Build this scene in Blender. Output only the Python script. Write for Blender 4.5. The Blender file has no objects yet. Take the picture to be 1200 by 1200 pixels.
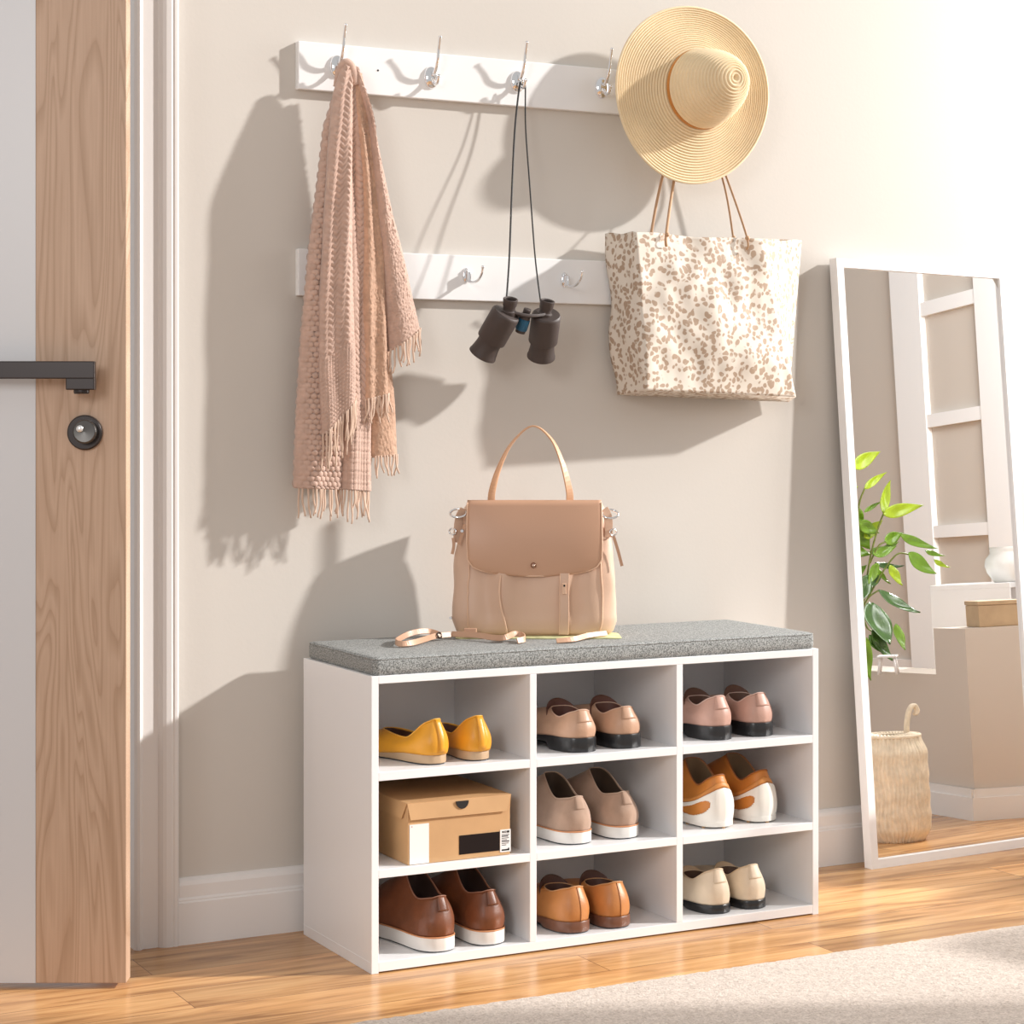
import bpy, bmesh, math, random
from mathutils import Vector, Matrix, noise as mnoise

random.seed(7)
S = bpy.context.scene
COL = S.collection
PI = math.pi

# ------------------------------------------------------------------ camera, world, lights, exposure
FOC, YAW, HOR = 2423.5, 0.4814, 491.7
CP = Vector((-1.5842, -3.956, 1.0557))
cyw, syw = math.cos(YAW), math.sin(YAW)
cam_data = bpy.data.cameras.new('camera')
cam = bpy.data.objects.new('camera', cam_data)
COL.objects.link(cam)
cam.location = CP
cam.rotation_euler = (PI / 2, 0, -YAW)
cam_data.sensor_width = 36
cam_data.lens = FOC / 1200 * 36
cam_data.shift_y = -(600 - HOR) / 1200
cam_data.clip_start = 0.05
S.camera = cam

S.view_settings.view_transform = 'Standard'
S.view_settings.look = 'None'
S.view_settings.gamma = 1
S.view_settings.use_curve_mapping = False
S.view_settings.exposure = 0.0

world = bpy.data.worlds.new('world')
S.world = world
world.use_nodes = True
bg = world.node_tree.nodes['Background']
bg.inputs[0].default_value = (1.0, 0.985, 0.975, 1)
bg.inputs[1].default_value = 0.58

def light(name, kind, loc, direction, energy, color, **k):
    d = bpy.data.lights.new(name, kind)
    d.energy = energy
    d.color = color
    for a, b in k.items():
        setattr(d, a, b)
    o = bpy.data.objects.new(name, d)
    COL.objects.link(o)
    o.location = loc
    o.rotation_euler = Vector(direction).to_track_quat('-Z', 'Y').to_euler()
    return o

SUN_DIR = (-1.0, 0.46, -0.53)
light('sun', 'SUN', (6, -2, 4), SUN_DIR, 4.7, (1.0, 0.965, 0.93), angle=math.radians(2.0))
# added soft key light from front left (no known window); right window daylight
light('added_left_key_light', 'AREA', (-3.6, -4.2, 2.3), (0.85, 1.0, -0.30), 60, (1.0, 0.985, 0.97), shape='RECTANGLE', size=1.2, size_y=1.3)
light('right_window_daylight', 'AREA', (3.0, -0.36, 1.95), (-1.0, 0.30, -0.10), 56, (1.0, 0.98, 0.96), shape='RECTANGLE', size=0.5, size_y=1.5)

light('far_wall_fill_light', 'AREA', (4.9, -1.9, 2.6), (0.62, -1.0, -0.35), 170, (1.0, 0.99, 0.97), shape='RECTANGLE', size=1.2, size_y=1.2)  # added area light brightening the far wall in the mirror; no window here

# ------------------------------------------------------------------ helpers
def ray(px, py):
    r = (px - 600) / FOC
    return Vector((cyw * r + syw, -syw * r + cyw, (HOR - py) / FOC))

def P(px, py, y):
    d = ray(px, py)
    return CP + d * ((y - CP.y) / d.y)

def PZ(px, py, z):
    d = ray(px, py)
    return CP + d * ((z - CP.z) / d.z)

def new_mat(name):
    m = bpy.data.materials.new(name)
    m.use_nodes = True
    nt = m.node_tree
    b = nt.nodes['Principled BSDF']
    return m, nt, b

def mat(name, col, rough=0.5, metal=0.0, bump=0.0, bscale=200, var=0.0, vscale=8, sheen=0.0, spec=0.5, stretch=None, coat=0.0, trans=0.0):
    m, nt, b = new_mat(name)
    c = tuple(col) + (1,)
    b.inputs['Base Color'].default_value = c
    b.inputs['Roughness'].default_value = rough
    b.inputs['Metallic'].default_value = metal
    b.inputs['Specular IOR Level'].default_value = spec
    if sheen:
        b.inputs['Sheen Weight'].default_value = sheen
    if coat:
        b.inputs['Coat Weight'].default_value = coat
        b.inputs['Coat Roughness'].default_value = 0.15
    tc = nt.nodes.new('ShaderNodeTexCoord')
    src = tc.outputs['Object']
    if stretch:
        mp = nt.nodes.new('ShaderNodeMapping')
        mp.inputs['Scale'].default_value = stretch
        nt.links.new(src, mp.inputs[0])
        src = mp.outputs[0]
    if var:
        n = nt.nodes.new('ShaderNodeTexNoise')
        n.inputs['Scale'].default_value = vscale
        n.inputs['Detail'].default_value = 5
        nt.links.new(src, n.inputs['Vector'])
        r = nt.nodes.new('ShaderNodeValToRGB')
        r.color_ramp.elements[0].position = 0.3
        r.color_ramp.elements[1].position = 0.7
        r.color_ramp.elements[0].color = tuple(x * (1 - var) for x in col) + (1,)
        r.color_ramp.elements[1].color = tuple(min(1, x * (1 + var)) for x in col) + (1,)
        nt.links.new(n.outputs[0], r.inputs[0])
        nt.links.new(r.outputs[0], b.inputs['Base Color'])
    if bump:
        n2 = nt.nodes.new('ShaderNodeTexNoise')
        n2.inputs['Scale'].default_value = bscale
        n2.inputs['Detail'].default_value = 3
        nt.links.new(src, n2.inputs['Vector'])
        bp = nt.nodes.new('ShaderNodeBump')
        bp.inputs['Strength'].default_value = bump
        bp.inputs['Distance'].default_value = 0.002
        nt.links.new(n2.outputs[0], bp.inputs['Height'])
        nt.links.new(bp.outputs[0], b.inputs['Normal'])
    return m

def obj(name, bm, m, parent=None, smooth=False, sharp=0, bevel=0.0, solid=0.0, offset=0.0, subsurf=0, segs=2):
    me = bpy.data.meshes.new(name)
    if isinstance(bm, bmesh.types.BMesh):
        bm.to_mesh(me)
        bm.free()
    if smooth:
        for p in me.polygons:
            p.use_smooth = True
    if sharp:
        me.set_sharp_from_angle(angle=math.radians(sharp))
    me.materials.append(m)
    o = bpy.data.objects.new(name, me)
    COL.objects.link(o)
    if parent:
        o.parent = parent
    if solid:
        md = o.modifiers.new('solid', 'SOLIDIFY')
        md.thickness = solid
        md.offset = offset
    if subsurf:
        md = o.modifiers.new('sub', 'SUBSURF')
        md.levels = md.render_levels = subsurf
    if bevel:
        md = o.modifiers.new('bevel', 'BEVEL')
        md.width = bevel
        md.segments = segs
        md.limit_method = 'ANGLE'
        md.angle_limit = math.radians(40)
    return o

def tag(o, label, cat, group=None):
    o['label'] = label
    o['category'] = cat
    if group:
        o['group'] = group
    return o

def thing(name, label, cat, loc=(0, 0, 0), rotz=0, group=None):
    o = bpy.data.objects.new(name, None)
    COL.objects.link(o)
    o.location = loc
    o.rotation_euler = (0, 0, rotz)
    o.empty_display_size = 0.05
    return tag(o, label, cat, group)

def struct(name, bm, m, **k):
    o = obj(name, bm, m, **k)
    o['kind'] = 'structure'
    return o

def box(bm, x0, x1, y0, y1, z0, z1):
    vs = [bm.verts.new((x, y, z)) for z in (z0, z1) for y in (y0, y1) for x in (x0, x1)]
    for f in ((0, 2, 3, 1), (4, 5, 7, 6), (0, 1, 5, 4), (2, 6, 7, 3), (0, 4, 6, 2), (1, 3, 7, 5)):
        bm.faces.new([vs[i] for i in f])
    return bm

def nb():
    return bmesh.new()

def bx(*a):
    return box(nb(), *a)

def grid(bm, rows, closed=False, cap0=False, cap1=False, uv=False):
    R = [[bm.verts.new(p) for p in r] for r in rows]
    n = len(rows[0])
    for i in range(len(R) - 1):
        for j in range(n if closed else n - 1):
            k = (j + 1) % n
            try:
                bm.faces.new((R[i][j], R[i][k], R[i + 1][k], R[i + 1][j]))
            except ValueError:
                pass
    if cap0:
        bm.faces.new(list(reversed(R[0])))
    if cap1:
        bm.faces.new(R[-1])
    return R

def fin(bm):
    bmesh.ops.remove_doubles(bm, verts=bm.verts, dist=1e-5)
    bmesh.ops.recalc_face_normals(bm, faces=bm.faces)
    return bm

def tube(bm, pts, r, seg=8, closed=False, flat=1.0, cap=True):
    pts = [Vector(p) for p in pts]
    n = len(pts)
    rr = r if hasattr(r, '__len__') else [r] * n
    rows = []
    up = None
    for i, p in enumerate(pts):
        if closed:
            t = pts[(i + 1) % n] - pts[i - 1]
        else:
            t = pts[min(i + 1, n - 1)] - pts[max(i - 1, 0)]
        if t.length < 1e-9:
            t = Vector((0, 0, 1))
        t.normalize()
        if up is None:
            up = t.cross(Vector((0.3, 0.9, 0.2)))
            if up.length < 0.1:
                up = t.cross(Vector((1, 0, 0)))
            up.normalize()
        else:
            up = (up - t * up.dot(t))
            if up.length < 1e-6:
                up = t.orthogonal()
            up.normalize()
        s = t.cross(up)
        rows.append([p + (up * math.cos(a) + s * math.sin(a) * flat) * rr[i] for a in [2 * PI * k / seg for k in range(seg)]])
    if closed:
        rows.append(rows[0])
    grid(bm, rows, closed=True, cap0=cap and not closed, cap1=cap and not closed)
    return bm

def ribbon(bm, pts, wdirs, w, th):
    pts = [Vector(p) for p in pts]
    n = len(pts)
    rows = []
    for i, p in enumerate(pts):
        t = (pts[min(i + 1, n - 1)] - pts[max(i - 1, 0)]).normalized()
        d = Vector(wdirs[i] if isinstance(wdirs[0], (tuple, list, Vector)) else wdirs)
        d = (d - t * d.dot(t)).normalized()
        k = t.cross(d)
        ww = w[i] if hasattr(w, '__len__') else w
        rows.append([p + d * ww / 2 + k * th / 2, p - d * ww / 2 + k * th / 2, p - d * ww / 2 - k * th / 2, p + d * ww / 2 - k * th / 2])
    grid(bm, rows, closed=True, cap0=True, cap1=True)
    return bm

def lathe(bm, prof, M=None, seg=32, cap0=False, cap1=False):
    M = M or Matrix.Identity(4)
    rows = [[M @ Vector((r * math.cos(a), r * math.sin(a), z)) for a in [2 * PI * k / seg for k in range(seg)]] for r, z in prof]
    grid(bm, rows, closed=True, cap0=cap0, cap1=cap1)
    return bm

def axis(o, z, x=None):
    """matrix with origin o and local z along z"""
    z = Vector(z).normalized()
    M = z.to_track_quat('Z', 'Y').to_matrix().to_4x4()
    M.translation = Vector(o)
    return M

def smoothpath(pts, n=8, closed=False):
    pts = [Vector(p) for p in pts]
    N = len(pts)
    out = []
    rng = range(N) if closed else range(N - 1)
    for i in rng:
        if closed:
            a, b, c_, d = pts[i - 1], pts[i], pts[(i + 1) % N], pts[(i + 2) % N]
        else:
            a, b, c_, d = pts[max(i - 1, 0)], pts[i], pts[i + 1], pts[min(i + 2, N - 1)]
        for k in range(n):
            t = k / n
            out.append(0.5 * ((2 * b) + (c_ - a) * t + (2 * a - 5 * b + 4 * c_ - d) * t * t + (3 * b - a - 3 * c_ + d) * t ** 3))
    if not closed:
        out.append(pts[-1])
    return out

def lerp(a, b, t):
    return a + (b - a) * t

def interp(keys, t):
    if t <= keys[0][0]:
        return keys[0][1]
    for (a, va), (b, vb) in zip(keys, keys[1:]):
        if t <= b:
            return lerp(va, vb, (t - a) / (b - a))
    return keys[-1][1]

def sstep(a, b, x):
    t = max(0, min(1, (x - a) / (b - a)))
    return t * t * (3 - 2 * t)

# ------------------------------------------------------------------ materials
M_wall = mat('wall_paint', (0.61, 0.575, 0.53), 0.8, bump=0.08, bscale=120, spec=0.2)
M_white = mat('white_paint', (0.84, 0.83, 0.83), 0.35, bump=0.02, bscale=40)
M_trim = mat('trim_paint', (0.80, 0.77, 0.75), 0.4)
M_lam = mat('white_laminate', (0.86, 0.86, 0.87), 0.32)
M_doorwhite = mat('door_white', (0.64, 0.645, 0.665), 0.35)
M_black = mat('dark_bronze', (0.035, 0.028, 0.027), 0.32, metal=0.5)
M_chrome = mat('chrome', (0.85, 0.85, 0.86), 0.08, metal=1.0)
M_straw = mat('straw', (0.82, 0.66, 0.43), 0.75, bump=0.4, bscale=700, var=0.05, vscale=14)
M_tan = mat('tan_leather', (0.60, 0.36, 0.235), 0.42, bump=0.12, bscale=350, var=0.05, vscale=10)
M_tanedge = mat('tan_edge', (0.78, 0.52, 0.36), 0.5)
M_knit = mat('pink_knit', (0.58, 0.395, 0.315), 0.95, bump=0.6, bscale=900, var=0.10, vscale=60, sheen=0.3)
M_knit2 = mat('ochre_knit', (0.56, 0.35, 0.24), 0.95, bump=0.6, bscale=900, var=0.16, vscale=90, sheen=0.3)
M_fringe = mat('fringe_yarn', (0.66, 0.48, 0.37), 0.95, sheen=0.3)
M_rubber = mat('binocular_rubber', (0.055, 0.040, 0.036), 0.55, bump=0.15, bscale=500)
M_rubber2 = mat('binocular_lens_glass', (0.01, 0.008, 0.008), 0.1)
M_blue = mat('blue_wheel', (0.012, 0.10, 0.19), 0.4)
M_cord = mat('black_cord', (0.02, 0.02, 0.02), 0.6)
M_dark = mat('black_void', (0.012, 0.010, 0.010), 0.8)

def wood_floor():
    m, nt, b = new_mat('oak_floor')
    L = nt.links.new
    tc = nt.nodes.new('ShaderNodeTexCoord')
    mp = nt.nodes.new('ShaderNodeMapping')
    mp.inputs['Location'].default_value = (0.37, 0.03, 0)
    L(tc.outputs['Object'], mp.inputs[0])
    br = nt.nodes.new('ShaderNodeTexBrick')
    br.inputs['Scale'].default_value = 1.0
    br.inputs['Brick Width'].default_value = 1.25
    br.inputs['Row Height'].default_value = 0.125
    br.inputs['Mortar Size'].default_value = 0.0009
    br.inputs['Mortar Smooth'].default_value = 0.1
    br.inputs['Color1'].default_value = (0, 0, 0, 1)
    br.inputs['Color2'].default_value = (1, 1, 1, 1)
    br.inputs['Mortar'].default_value = (0.5, 0.5, 0.5, 1)
    br.offset = 0.37
    L(mp.outputs[0], br.inputs[0])
    # grain, offset per plank
    add = nt.nodes.new('ShaderNodeVectorMath'); add.operation = 'MULTIPLY_ADD'
    L(br.outputs['Color'], add.inputs[0])
    add.inputs[1].default_value = (7, 3, 5)
    L(tc.outputs['Object'], add.inputs[2])
    mg = nt.nodes.new('ShaderNodeMapping')
    mg.inputs['Scale'].default_value = (1.6, 14, 1)
    L(add.outputs[0], mg.inputs[0])
    n1 = nt.nodes.new('ShaderNodeTexNoise'); n1.inputs['Scale'].default_value = 1.6; n1.inputs['Detail'].default_value = 6; n1.inputs['Distortion'].default_value = 1.4
    L(mg.outputs[0], n1.inputs['Vector'])
    mg2 = nt.nodes.new('ShaderNodeMapping')
    mg2.inputs['Scale'].default_value = (6, 160, 1)
    L(add.outputs[0], mg2.inputs[0])
    n2 = nt.nodes.new('ShaderNodeTexNoise'); n2.inputs['Scale'].default_value = 1.0; n2.inputs['Detail'].default_value = 3
    L(mg2.outputs[0], n2.inputs['Vector'])
    r = nt.nodes.new('ShaderNodeValToRGB')
    e = r.color_ramp.elements
    e[0].position = 0.28; e[0].color = (0.30, 0.135, 0.045, 1)
    e[1].position = 0.72; e[1].color = (0.70, 0.41, 0.18, 1)
    k = e.new(0.48); k.color = (0.54, 0.28, 0.11, 1)
    L(n1.outputs[0], r.inputs[0])
    mx = nt.nodes.new('ShaderNodeMixRGB'); mx.blend_type = 'MULTIPLY'; mx.inputs[0].default_value = 0.35
    L(r.outputs[0], mx.inputs[1])
    L(n2.outputs[0], mx.inputs[2])
    hv = nt.nodes.new('ShaderNodeHueSaturation')
    mr = nt.nodes.new('ShaderNodeMapRange'); mr.inputs['To Min'].default_value = 0.95; mr.inputs['To Max'].default_value = 1.5
    L(br.outputs['Color'], mr.inputs[0])
    L(mr.outputs[0], hv.inputs['Value'])
    L(mx.outputs[0], hv.inputs['Color'])
    mm = nt.nodes.new('ShaderNodeMixRGB'); mm.blend_type = 'MIX'; mm.inputs[2].default_value = (0.20, 0.09, 0.04, 1)
    L(br.outputs['Fac'], mm.inputs[0])
    L(hv.outputs[0], mm.inputs[1])
    L(mm.outputs[0], b.inputs['Base Color'])
    b.inputs['Roughness'].default_value = 0.24
    bp = nt.nodes.new('ShaderNodeBump'); bp.inputs['Strength'].default_value = 0.05; bp.inputs['Distance'].default_value = 0.002
    L(n1.outputs[0], bp.inputs['Height'])
    L(bp.outputs[0], b.inputs['Normal'])
    return m

def oak_vertical():
    m, nt, b = new_mat('oak_stile')
    L = nt.links.new
    tc = nt.nodes.new('ShaderNodeTexCoord')
    mp = nt.nodes.new('ShaderNodeMapping')
    mp.inputs['Scale'].default_value = (9.0, 1, 0.75)
    L(tc.outputs['Object'], mp.inputs[0])
    n = nt.nodes.new('ShaderNodeTexNoise'); n.inputs['Scale'].default_value = 1.3; n.inputs['Detail'].default_value = 2; n.inputs['Distortion'].default_value = 0.6
    L(mp.outputs[0], n.inputs['Vector'])
    ml = nt.nodes.new('ShaderNodeMath'); ml.operation = 'MULTIPLY'; ml.inputs[1].default_value = 17
    L(n.outputs[0], ml.inputs[0])
    pp = nt.nodes.new('ShaderNodeMath'); pp.operation = 'FRACT'
    L(ml.outputs[0], pp.inputs[0])
    mp2 = nt.nodes.new('ShaderNodeMapping')
    mp2.inputs['Scale'].default_value = (260, 20, 5)
    L(tc.outputs['Object'], mp2.inputs[0])
    n2 = nt.nodes.new('ShaderNodeTexNoise'); n2.inputs['Scale'].default_value = 1.0; n2.inputs['Detail'].default_value = 3
    L(mp2.outputs[0], n2.inputs['Vector'])
    r = nt.nodes.new('ShaderNodeValToRGB')
    e = r.color_ramp.elements
    e[0].position = 0.0; e[0].color = (0.44, 0.285, 0.185, 1)
    e[1].position = 1.0; e[1].color = (0.48, 0.315, 0.21, 1)
    k = e.new(0.5); k.color = (0.565, 0.39, 0.275, 1)
    k = e.new(0.93); k.color = (0.53, 0.36, 0.25, 1)
    L(pp.outputs[0], r.inputs[0])
    r2 = nt.nodes.new('ShaderNodeValToRGB')
    r2.color_ramp.elements[0].position = 0.3; r2.color_ramp.elements[0].color = (0.91, 0.89, 0.87, 1)
    r2.color_ramp.elements[1].position = 0.6; r2.color_ramp.elements[1].color = (1, 1, 1, 1)
    L(n2.outputs[0], r2.inputs[0])
    mx = nt.nodes.new('ShaderNodeMixRGB'); mx.blend_type = 'MULTIPLY'; mx.inputs[0].default_value = 1
    L(r.outputs[0], mx.inputs[1]); L(r2.outputs[0], mx.inputs[2])
    L(mx.outputs[0], b.inputs['Base Color'])
    b.inputs['Roughness'].default_value = 0.5
    return m

def woven_grey():
    m, nt, b = new_mat('grey_woven_linen')
    L = nt.links.new
    tc = nt.nodes.new('ShaderNodeTexCoord')
    n = nt.nodes.new('ShaderNodeTexNoise'); n.inputs['Scale'].default_value = 520; n.inputs['Detail'].default_value = 1
    L(tc.outputs['Object'], n.inputs['Vector'])
    mp = nt.nodes.new('ShaderNodeMapping'); mp.inputs['Scale'].default_value = (330, 330, 330)
    L(tc.outputs['Object'], mp.inputs[0])
    n2 = nt.nodes.new('ShaderNodeTexNoise'); n2.inputs['Scale'].default_value = 1; n2.inputs['Detail'].default_value = 2
    L(mp.outputs[0], n2.inputs['Vector'])
    ad = nt.nodes.new('ShaderNodeMath'); ad.operation = 'ADD'
    L(n.outputs[0], ad.inputs[0]); L(n2.outputs[0], ad.inputs[1])
    hf = nt.nodes.new('ShaderNodeMath'); hf.operation = 'MULTIPLY'; hf.inputs[1].default_value = 0.5
    L(ad.outputs[0], hf.inputs[0])
    r = nt.nodes.new('ShaderNodeValToRGB')
    e = r.color_ramp.elements
    e[0].position = 0.38; e[0].color = (0.10, 0.105, 0.10, 1)
    e[1].position = 0.60; e[1].color = (0.42, 0.43, 0.42, 1)
    L(hf.outputs[0], r.inputs[0])
    L(r.outputs[0], b.inputs['Base Color'])
    b.inputs['Roughness'].default_value = 0.9
    bp = nt.nodes.new('ShaderNodeBump'); bp.inputs['Strength'].default_value = 0.4; bp.inputs['Distance'].default_value = 0.001
    L(hf.outputs[0], bp.inputs['Height']); L(bp.outputs[0], b.inputs['Normal'])
    return m

def leopard():
    m, nt, b = new_mat('leopard_floral_canvas')
    L = nt.links.new
    tc = nt.nodes.new('ShaderNodeTexCoord')
    nz = nt.nodes.new('ShaderNodeTexNoise'); nz.inputs['Scale'].default_value = 38; nz.inputs['Detail'].default_value = 1
    L(tc.outputs['Object'], nz.inputs['Vector'])
    ma = nt.nodes.new('ShaderNodeVectorMath'); ma.operation = 'MULTIPLY_ADD'
    L(nz.outputs[1], ma.inputs[0]); ma.inputs[1].default_value = (0.022, 0.022, 0.022); L(tc.outputs['Object'], ma.inputs[2])
    v = nt.nodes.new('ShaderNodeTexVoronoi'); v.inputs['Scale'].default_value = 72; v.inputs['Randomness'].default_value = 0.9
    L(ma.outputs[0], v.inputs['Vector'])
    r = nt.nodes.new('ShaderNodeValToRGB')
    e = r.color_ramp.elements
    e[0].position = 0.40; e[0].color = (1, 1, 1, 1)
    e[1].position = 0.50; e[1].color = (0, 0, 0, 1)
    L(v.outputs['Distance'], r.inputs[0])
    n3 = nt.nodes.new('ShaderNodeTexNoise'); n3.inputs['Scale'].default_value = 60
    L(tc.outputs['Object'], n3.inputs['Vector'])
    r3 = nt.nodes.new('ShaderNodeValToRGB')
    r3.color_ramp.elements[0].position = 0.24; r3.color_ramp.elements[1].position = 0.40
    L(n3.outputs[0], r3.inputs[0])
    mu = nt.nodes.new('ShaderNodeMath'); mu.operation = 'MULTIPLY'
    L(r.outputs[0], mu.inputs[0]); L(r3.outputs[0], mu.inputs[1])
    mx = nt.nodes.new('ShaderNodeMixRGB')
    mx.inputs[1].default_value = (0.71, 0.64, 0.555, 1)
    mx.inputs[2].default_value = (0.41, 0.295, 0.21, 1)
    L(mu.outputs[0], mx.inputs[0])
    L(mx.outputs[0], b.inputs['Base Color'])
    b.inputs['Roughness'].default_value = 0.7
    return m

def rug_mat():
    m, nt, b = new_mat('beige_carpet')
    L = nt.links.new
    tc = nt.nodes.new('ShaderNodeTexCoord')
    n = nt.nodes.new('ShaderNodeTexNoise'); n.inputs['Scale'].default_value = 260; n.inputs['Detail'].default_value = 3
    L(tc.outputs['Object'], n.inputs['Vector'])
    n2 = nt.nodes.new('ShaderNodeTexNoise'); n2.inputs['Scale'].default_value = 140; n2.inputs['Detail'].default_value = 5
    L(tc.outputs['Object'], n2.inputs['Vector'])
    r = nt.nodes.new('ShaderNodeValToRGB')
    e = r.color_ramp.elements
    e[0].position = 0.3; e[0].color = (0.36, 0.28, 0.225, 1)
    e[1].position = 0.62; e[1].color = (0.70, 0.60, 0.52, 1)
    ad = nt.nodes.new('ShaderNodeMath'); ad.operation = 'ADD'
    L(n.outputs[0], ad.inputs[0]); L(n2.outputs[0], ad.inputs[1])
    hf = nt.nodes.new('ShaderNodeMath'); hf.operation = 'MULTIPLY'; hf.inputs[1].default_value = 0.5
    L(ad.outputs[0], hf.inputs[0])
    L(hf.outputs[0], r.inputs[0]); L(r.outputs[0], b.inputs['Base Color'])
    b.inputs['Roughness'].default_value = 1.0
    b.inputs['Sheen Weight'].default_value = 0.2
    bp = nt.nodes.new('ShaderNodeBump'); bp.inputs['Strength'].default_value = 0.8; bp.inputs['Distance'].default_value = 0.004
    L(hf.outputs[0], bp.inputs['Height']); L(bp.outputs[0], b.inputs['Normal'])
    return m

# ------------------------------------------------------------------ the setting
WY = 0.05
floor = struct('floor', bx(-2.6, 8.6, -7.4, 0.6, -0.04, 0.0), wood_floor())

bm = nb()
box(bm, -0.335, 2.75, WY, WY + 0.25, 0, 2.7)
struct('wall_back', bm, M_wall)
struct('wall_left', bx(-2.0, -1.24, WY, WY + 0.25, 0, 2.7), M_wall)

# door casing: moulded profile carried up beside the opening, with the white jamb behind it
prof = [(-0.345, 0.30), (-0.345, 0.040), (-0.341, 0.033), (-0.336, 0.031), (-0.331, 0.034), (-0.328, 0.038), (-0.297, 0.038),
        (-0.294, 0.034), (-0.289, 0.030), (-0.282, 0.0275), (-0.272, 0.0265), (-0.268, 0.0285), (-0.265, 0.0265), (-0.260, 0.0265), (-0.256, 0.030), (-0.256, WY), (-0.325, WY), (-0.325, 0.30)]
bm = nb()
rows = [[(x, y, z) for x, y in prof] for z in (0.0, 2.3)]
grid(bm, rows, closed=True, cap0=True, cap1=True)
struct('trim_1', fin(bm), M_trim)

def baseboard(name, x0, x1):
    pr = [(WY, 0.0), (0.030, 0.0), (0.030, 0.084), (0.0325, 0.087), (0.0325, 0.090), (0.0355, 0.094), (0.036, 0.118), (0.040, 0.126), (0.046, 0.131), (WY, 0.132)]
    bm = nb()
    grid(bm, [[(x, y, z) for y, z in pr] for x in (x0, x1)], closed=True, cap0=True, cap1=True)
    return struct(name, fin(bm), M_trim)
baseboard('baseboard_back', -0.256, 2.75)

# unseen block added at right to shade the rug: sunlight ends at its edge
struct('wall_sun_block', bx(2.90, 3.05, -3.4, -2.05, 0, 3.2), M_wall)

# ---- door, standing ajar
D0 = 1.0457 / ((1152 - HOR) / FOC)
lat = (148 - 600) / FOC * D0
EX = CP.x + D0 * syw + lat * cyw
EY = CP.y + D0 * cyw - lat * syw
door = bpy.data.objects.new('door_1', None)
COL.objects.link(door)
door.location = (EX, EY, 0)
door.rotation_euler = (0, 0, -YAW)
door['kind'] = 'structure'
M_oak = oak_vertical()
obj('door_panel', bx(-0.90, -0.1685, 0.001, 0.039, 0.01, 2.08), M_doorwhite, door)
obj('door_stile', bx(-0.168, 0, 0, 0.040, 0.01, 2.08), M_oak, door, bevel=0.0012)
pxm = D0 / FOC
hz = lambda py: CP.z - (py - HOR) * pxm * 0.988
hx = lambda px: (px - 148) * pxm * 0.988
h = obj('door_handle', bx(hx(-60), hx(118), -0.062, -0.045, hz(444), hz(423.5)), M_black, door, bevel=0.002)
obj('handle_neck', box(bx(hx(84.5), hx(118), -0.062, -0.041, hz(457), hz(443)), hx(93), hx(108), -0.042, 0.0, hz(452), hz(432)), M_black, h, bevel=0.002)
bm = lathe(nb(), [(0.0, 0.0), (0.0135, 0.0), (0.0145, 0.003), (0.0145, 0.012), (0.0, 0.012)], axis((hx(101), -0.045, hz(461.5)), (0, 0, 1)))
obj('handle_collar', fin(bm), M_black, h, smooth=False)
lk = lathe(nb(), [(0.0, 0.0), (0.0325, 0.0), (0.0325, 0.007), (0.031, 0.010), (0.0, 0.010)], axis((hx(99.5), 0, hz(507)), (0, -1, 0)), seg=48)
lock = obj('door_lock', fin(lk), M_black, door, smooth=False, bevel=0.001)
lk = lathe(nb(), [(0.0, 0.010), (0.021, 0.010), (0.022, 0.026), (0.0205, 0.030), (0.019, 0.0305), (0.0, 0.0295)], axis((hx(102), 0, hz(506)), (0, -1, 0)), seg=48)
obj('thumb_turn', fin(lk), mat('gunmetal', (0.10, 0.095, 0.09), 0.3, metal=0.9), lock)
lk = lathe(nb(), [(0.0, 0.030), (0.0066, 0.030), (0.0062, 0.034), (0.003, 0.0355), (0.0, 0.0355)], axis((hx(97), 0, hz(502.5)), (0, -1, 0)), seg=24)
obj('lock_pin', fin(lk), mat('brushed_steel', (0.8, 0.8, 0.8), 0.25, metal=0.6), lock, smooth=True)

# ------------------------------------------------------------------ rug
bm = nb()
nx, ny = 260, 200
x0, x1, y0, y1 = -0.6, 2.0, -2.6, -0.645
rows = []
for j in range(ny + 1):
    v = (j / ny) ** 0.6
    y = lerp(y0, y1, v)
    row = []
    for i in range(nx + 1):
        x = lerp(x0, x1, i / nx)
        h_ = 0.011 + 0.0022 * mnoise.noise(Vector((x * 70, y * 70, 0))) + 0.0015 * mnoise.noise(Vector((x * 160, y * 160, 3)))
        ed = min(1, (y1 - y) / 0.008, (x - x0) / 0.008, (x1 - x) / 0.008)
        yy = y + (0.003 * mnoise.noise(Vector((x * 60, 0, 0))) if y1 - y < 0.02 else 0)
        row.append((x, yy, max(0.0005, h_ * math.sqrt(max(ed, 0)))))
    rows.append(row)
grid(bm, rows)
tag(obj('area_rug', fin(bm), rug_mat(), smooth=True), 'beige short-pile area rug lying on the wooden floor in front of the shoe bench', 'rug')

# ------------------------------------------------------------------ shoe bench
CW, CD, CH, T = 1.04, 0.346, 0.567, 0.0151
cw = (CW - 4 * T) / 3
bench = thing('shoe_bench', 'white laminate shoe bench with nine open cubbies standing against the wall', 'shoe bench', (CW / 2, -CD / 2, 0))
def bp(name, x0, x1, y0, y1, z0, z1, bev=0.0008):
    ox, oy = CW / 2, -CD / 2
    return obj(name, bx(x0 - ox, x1 - ox, y0 - oy, y1 - oy, z0, z1), M_lam, bench, bevel=bev)
bp('side_panel', 0, T, -CD, 0, 0, CH)
bp('side_panel', CW - T, CW, -CD, 0, 0, CH)
bp('top_panel', T, CW - T, -CD, 0, CH - T, CH)
bp('bottom_panel', T, CW - T, -CD, -0.004, 0.003, 0.0215)
bp('back_panel', T, CW - T, -0.004, -0.0005, 0.0215, CH - T)
XL = [T + i * (cw + T) for i in range(3)]
for i in (1, 2):
    bp('divider', XL[i] - T, XL[i], -CD, -0.004, 0.0215, CH - T)
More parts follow.
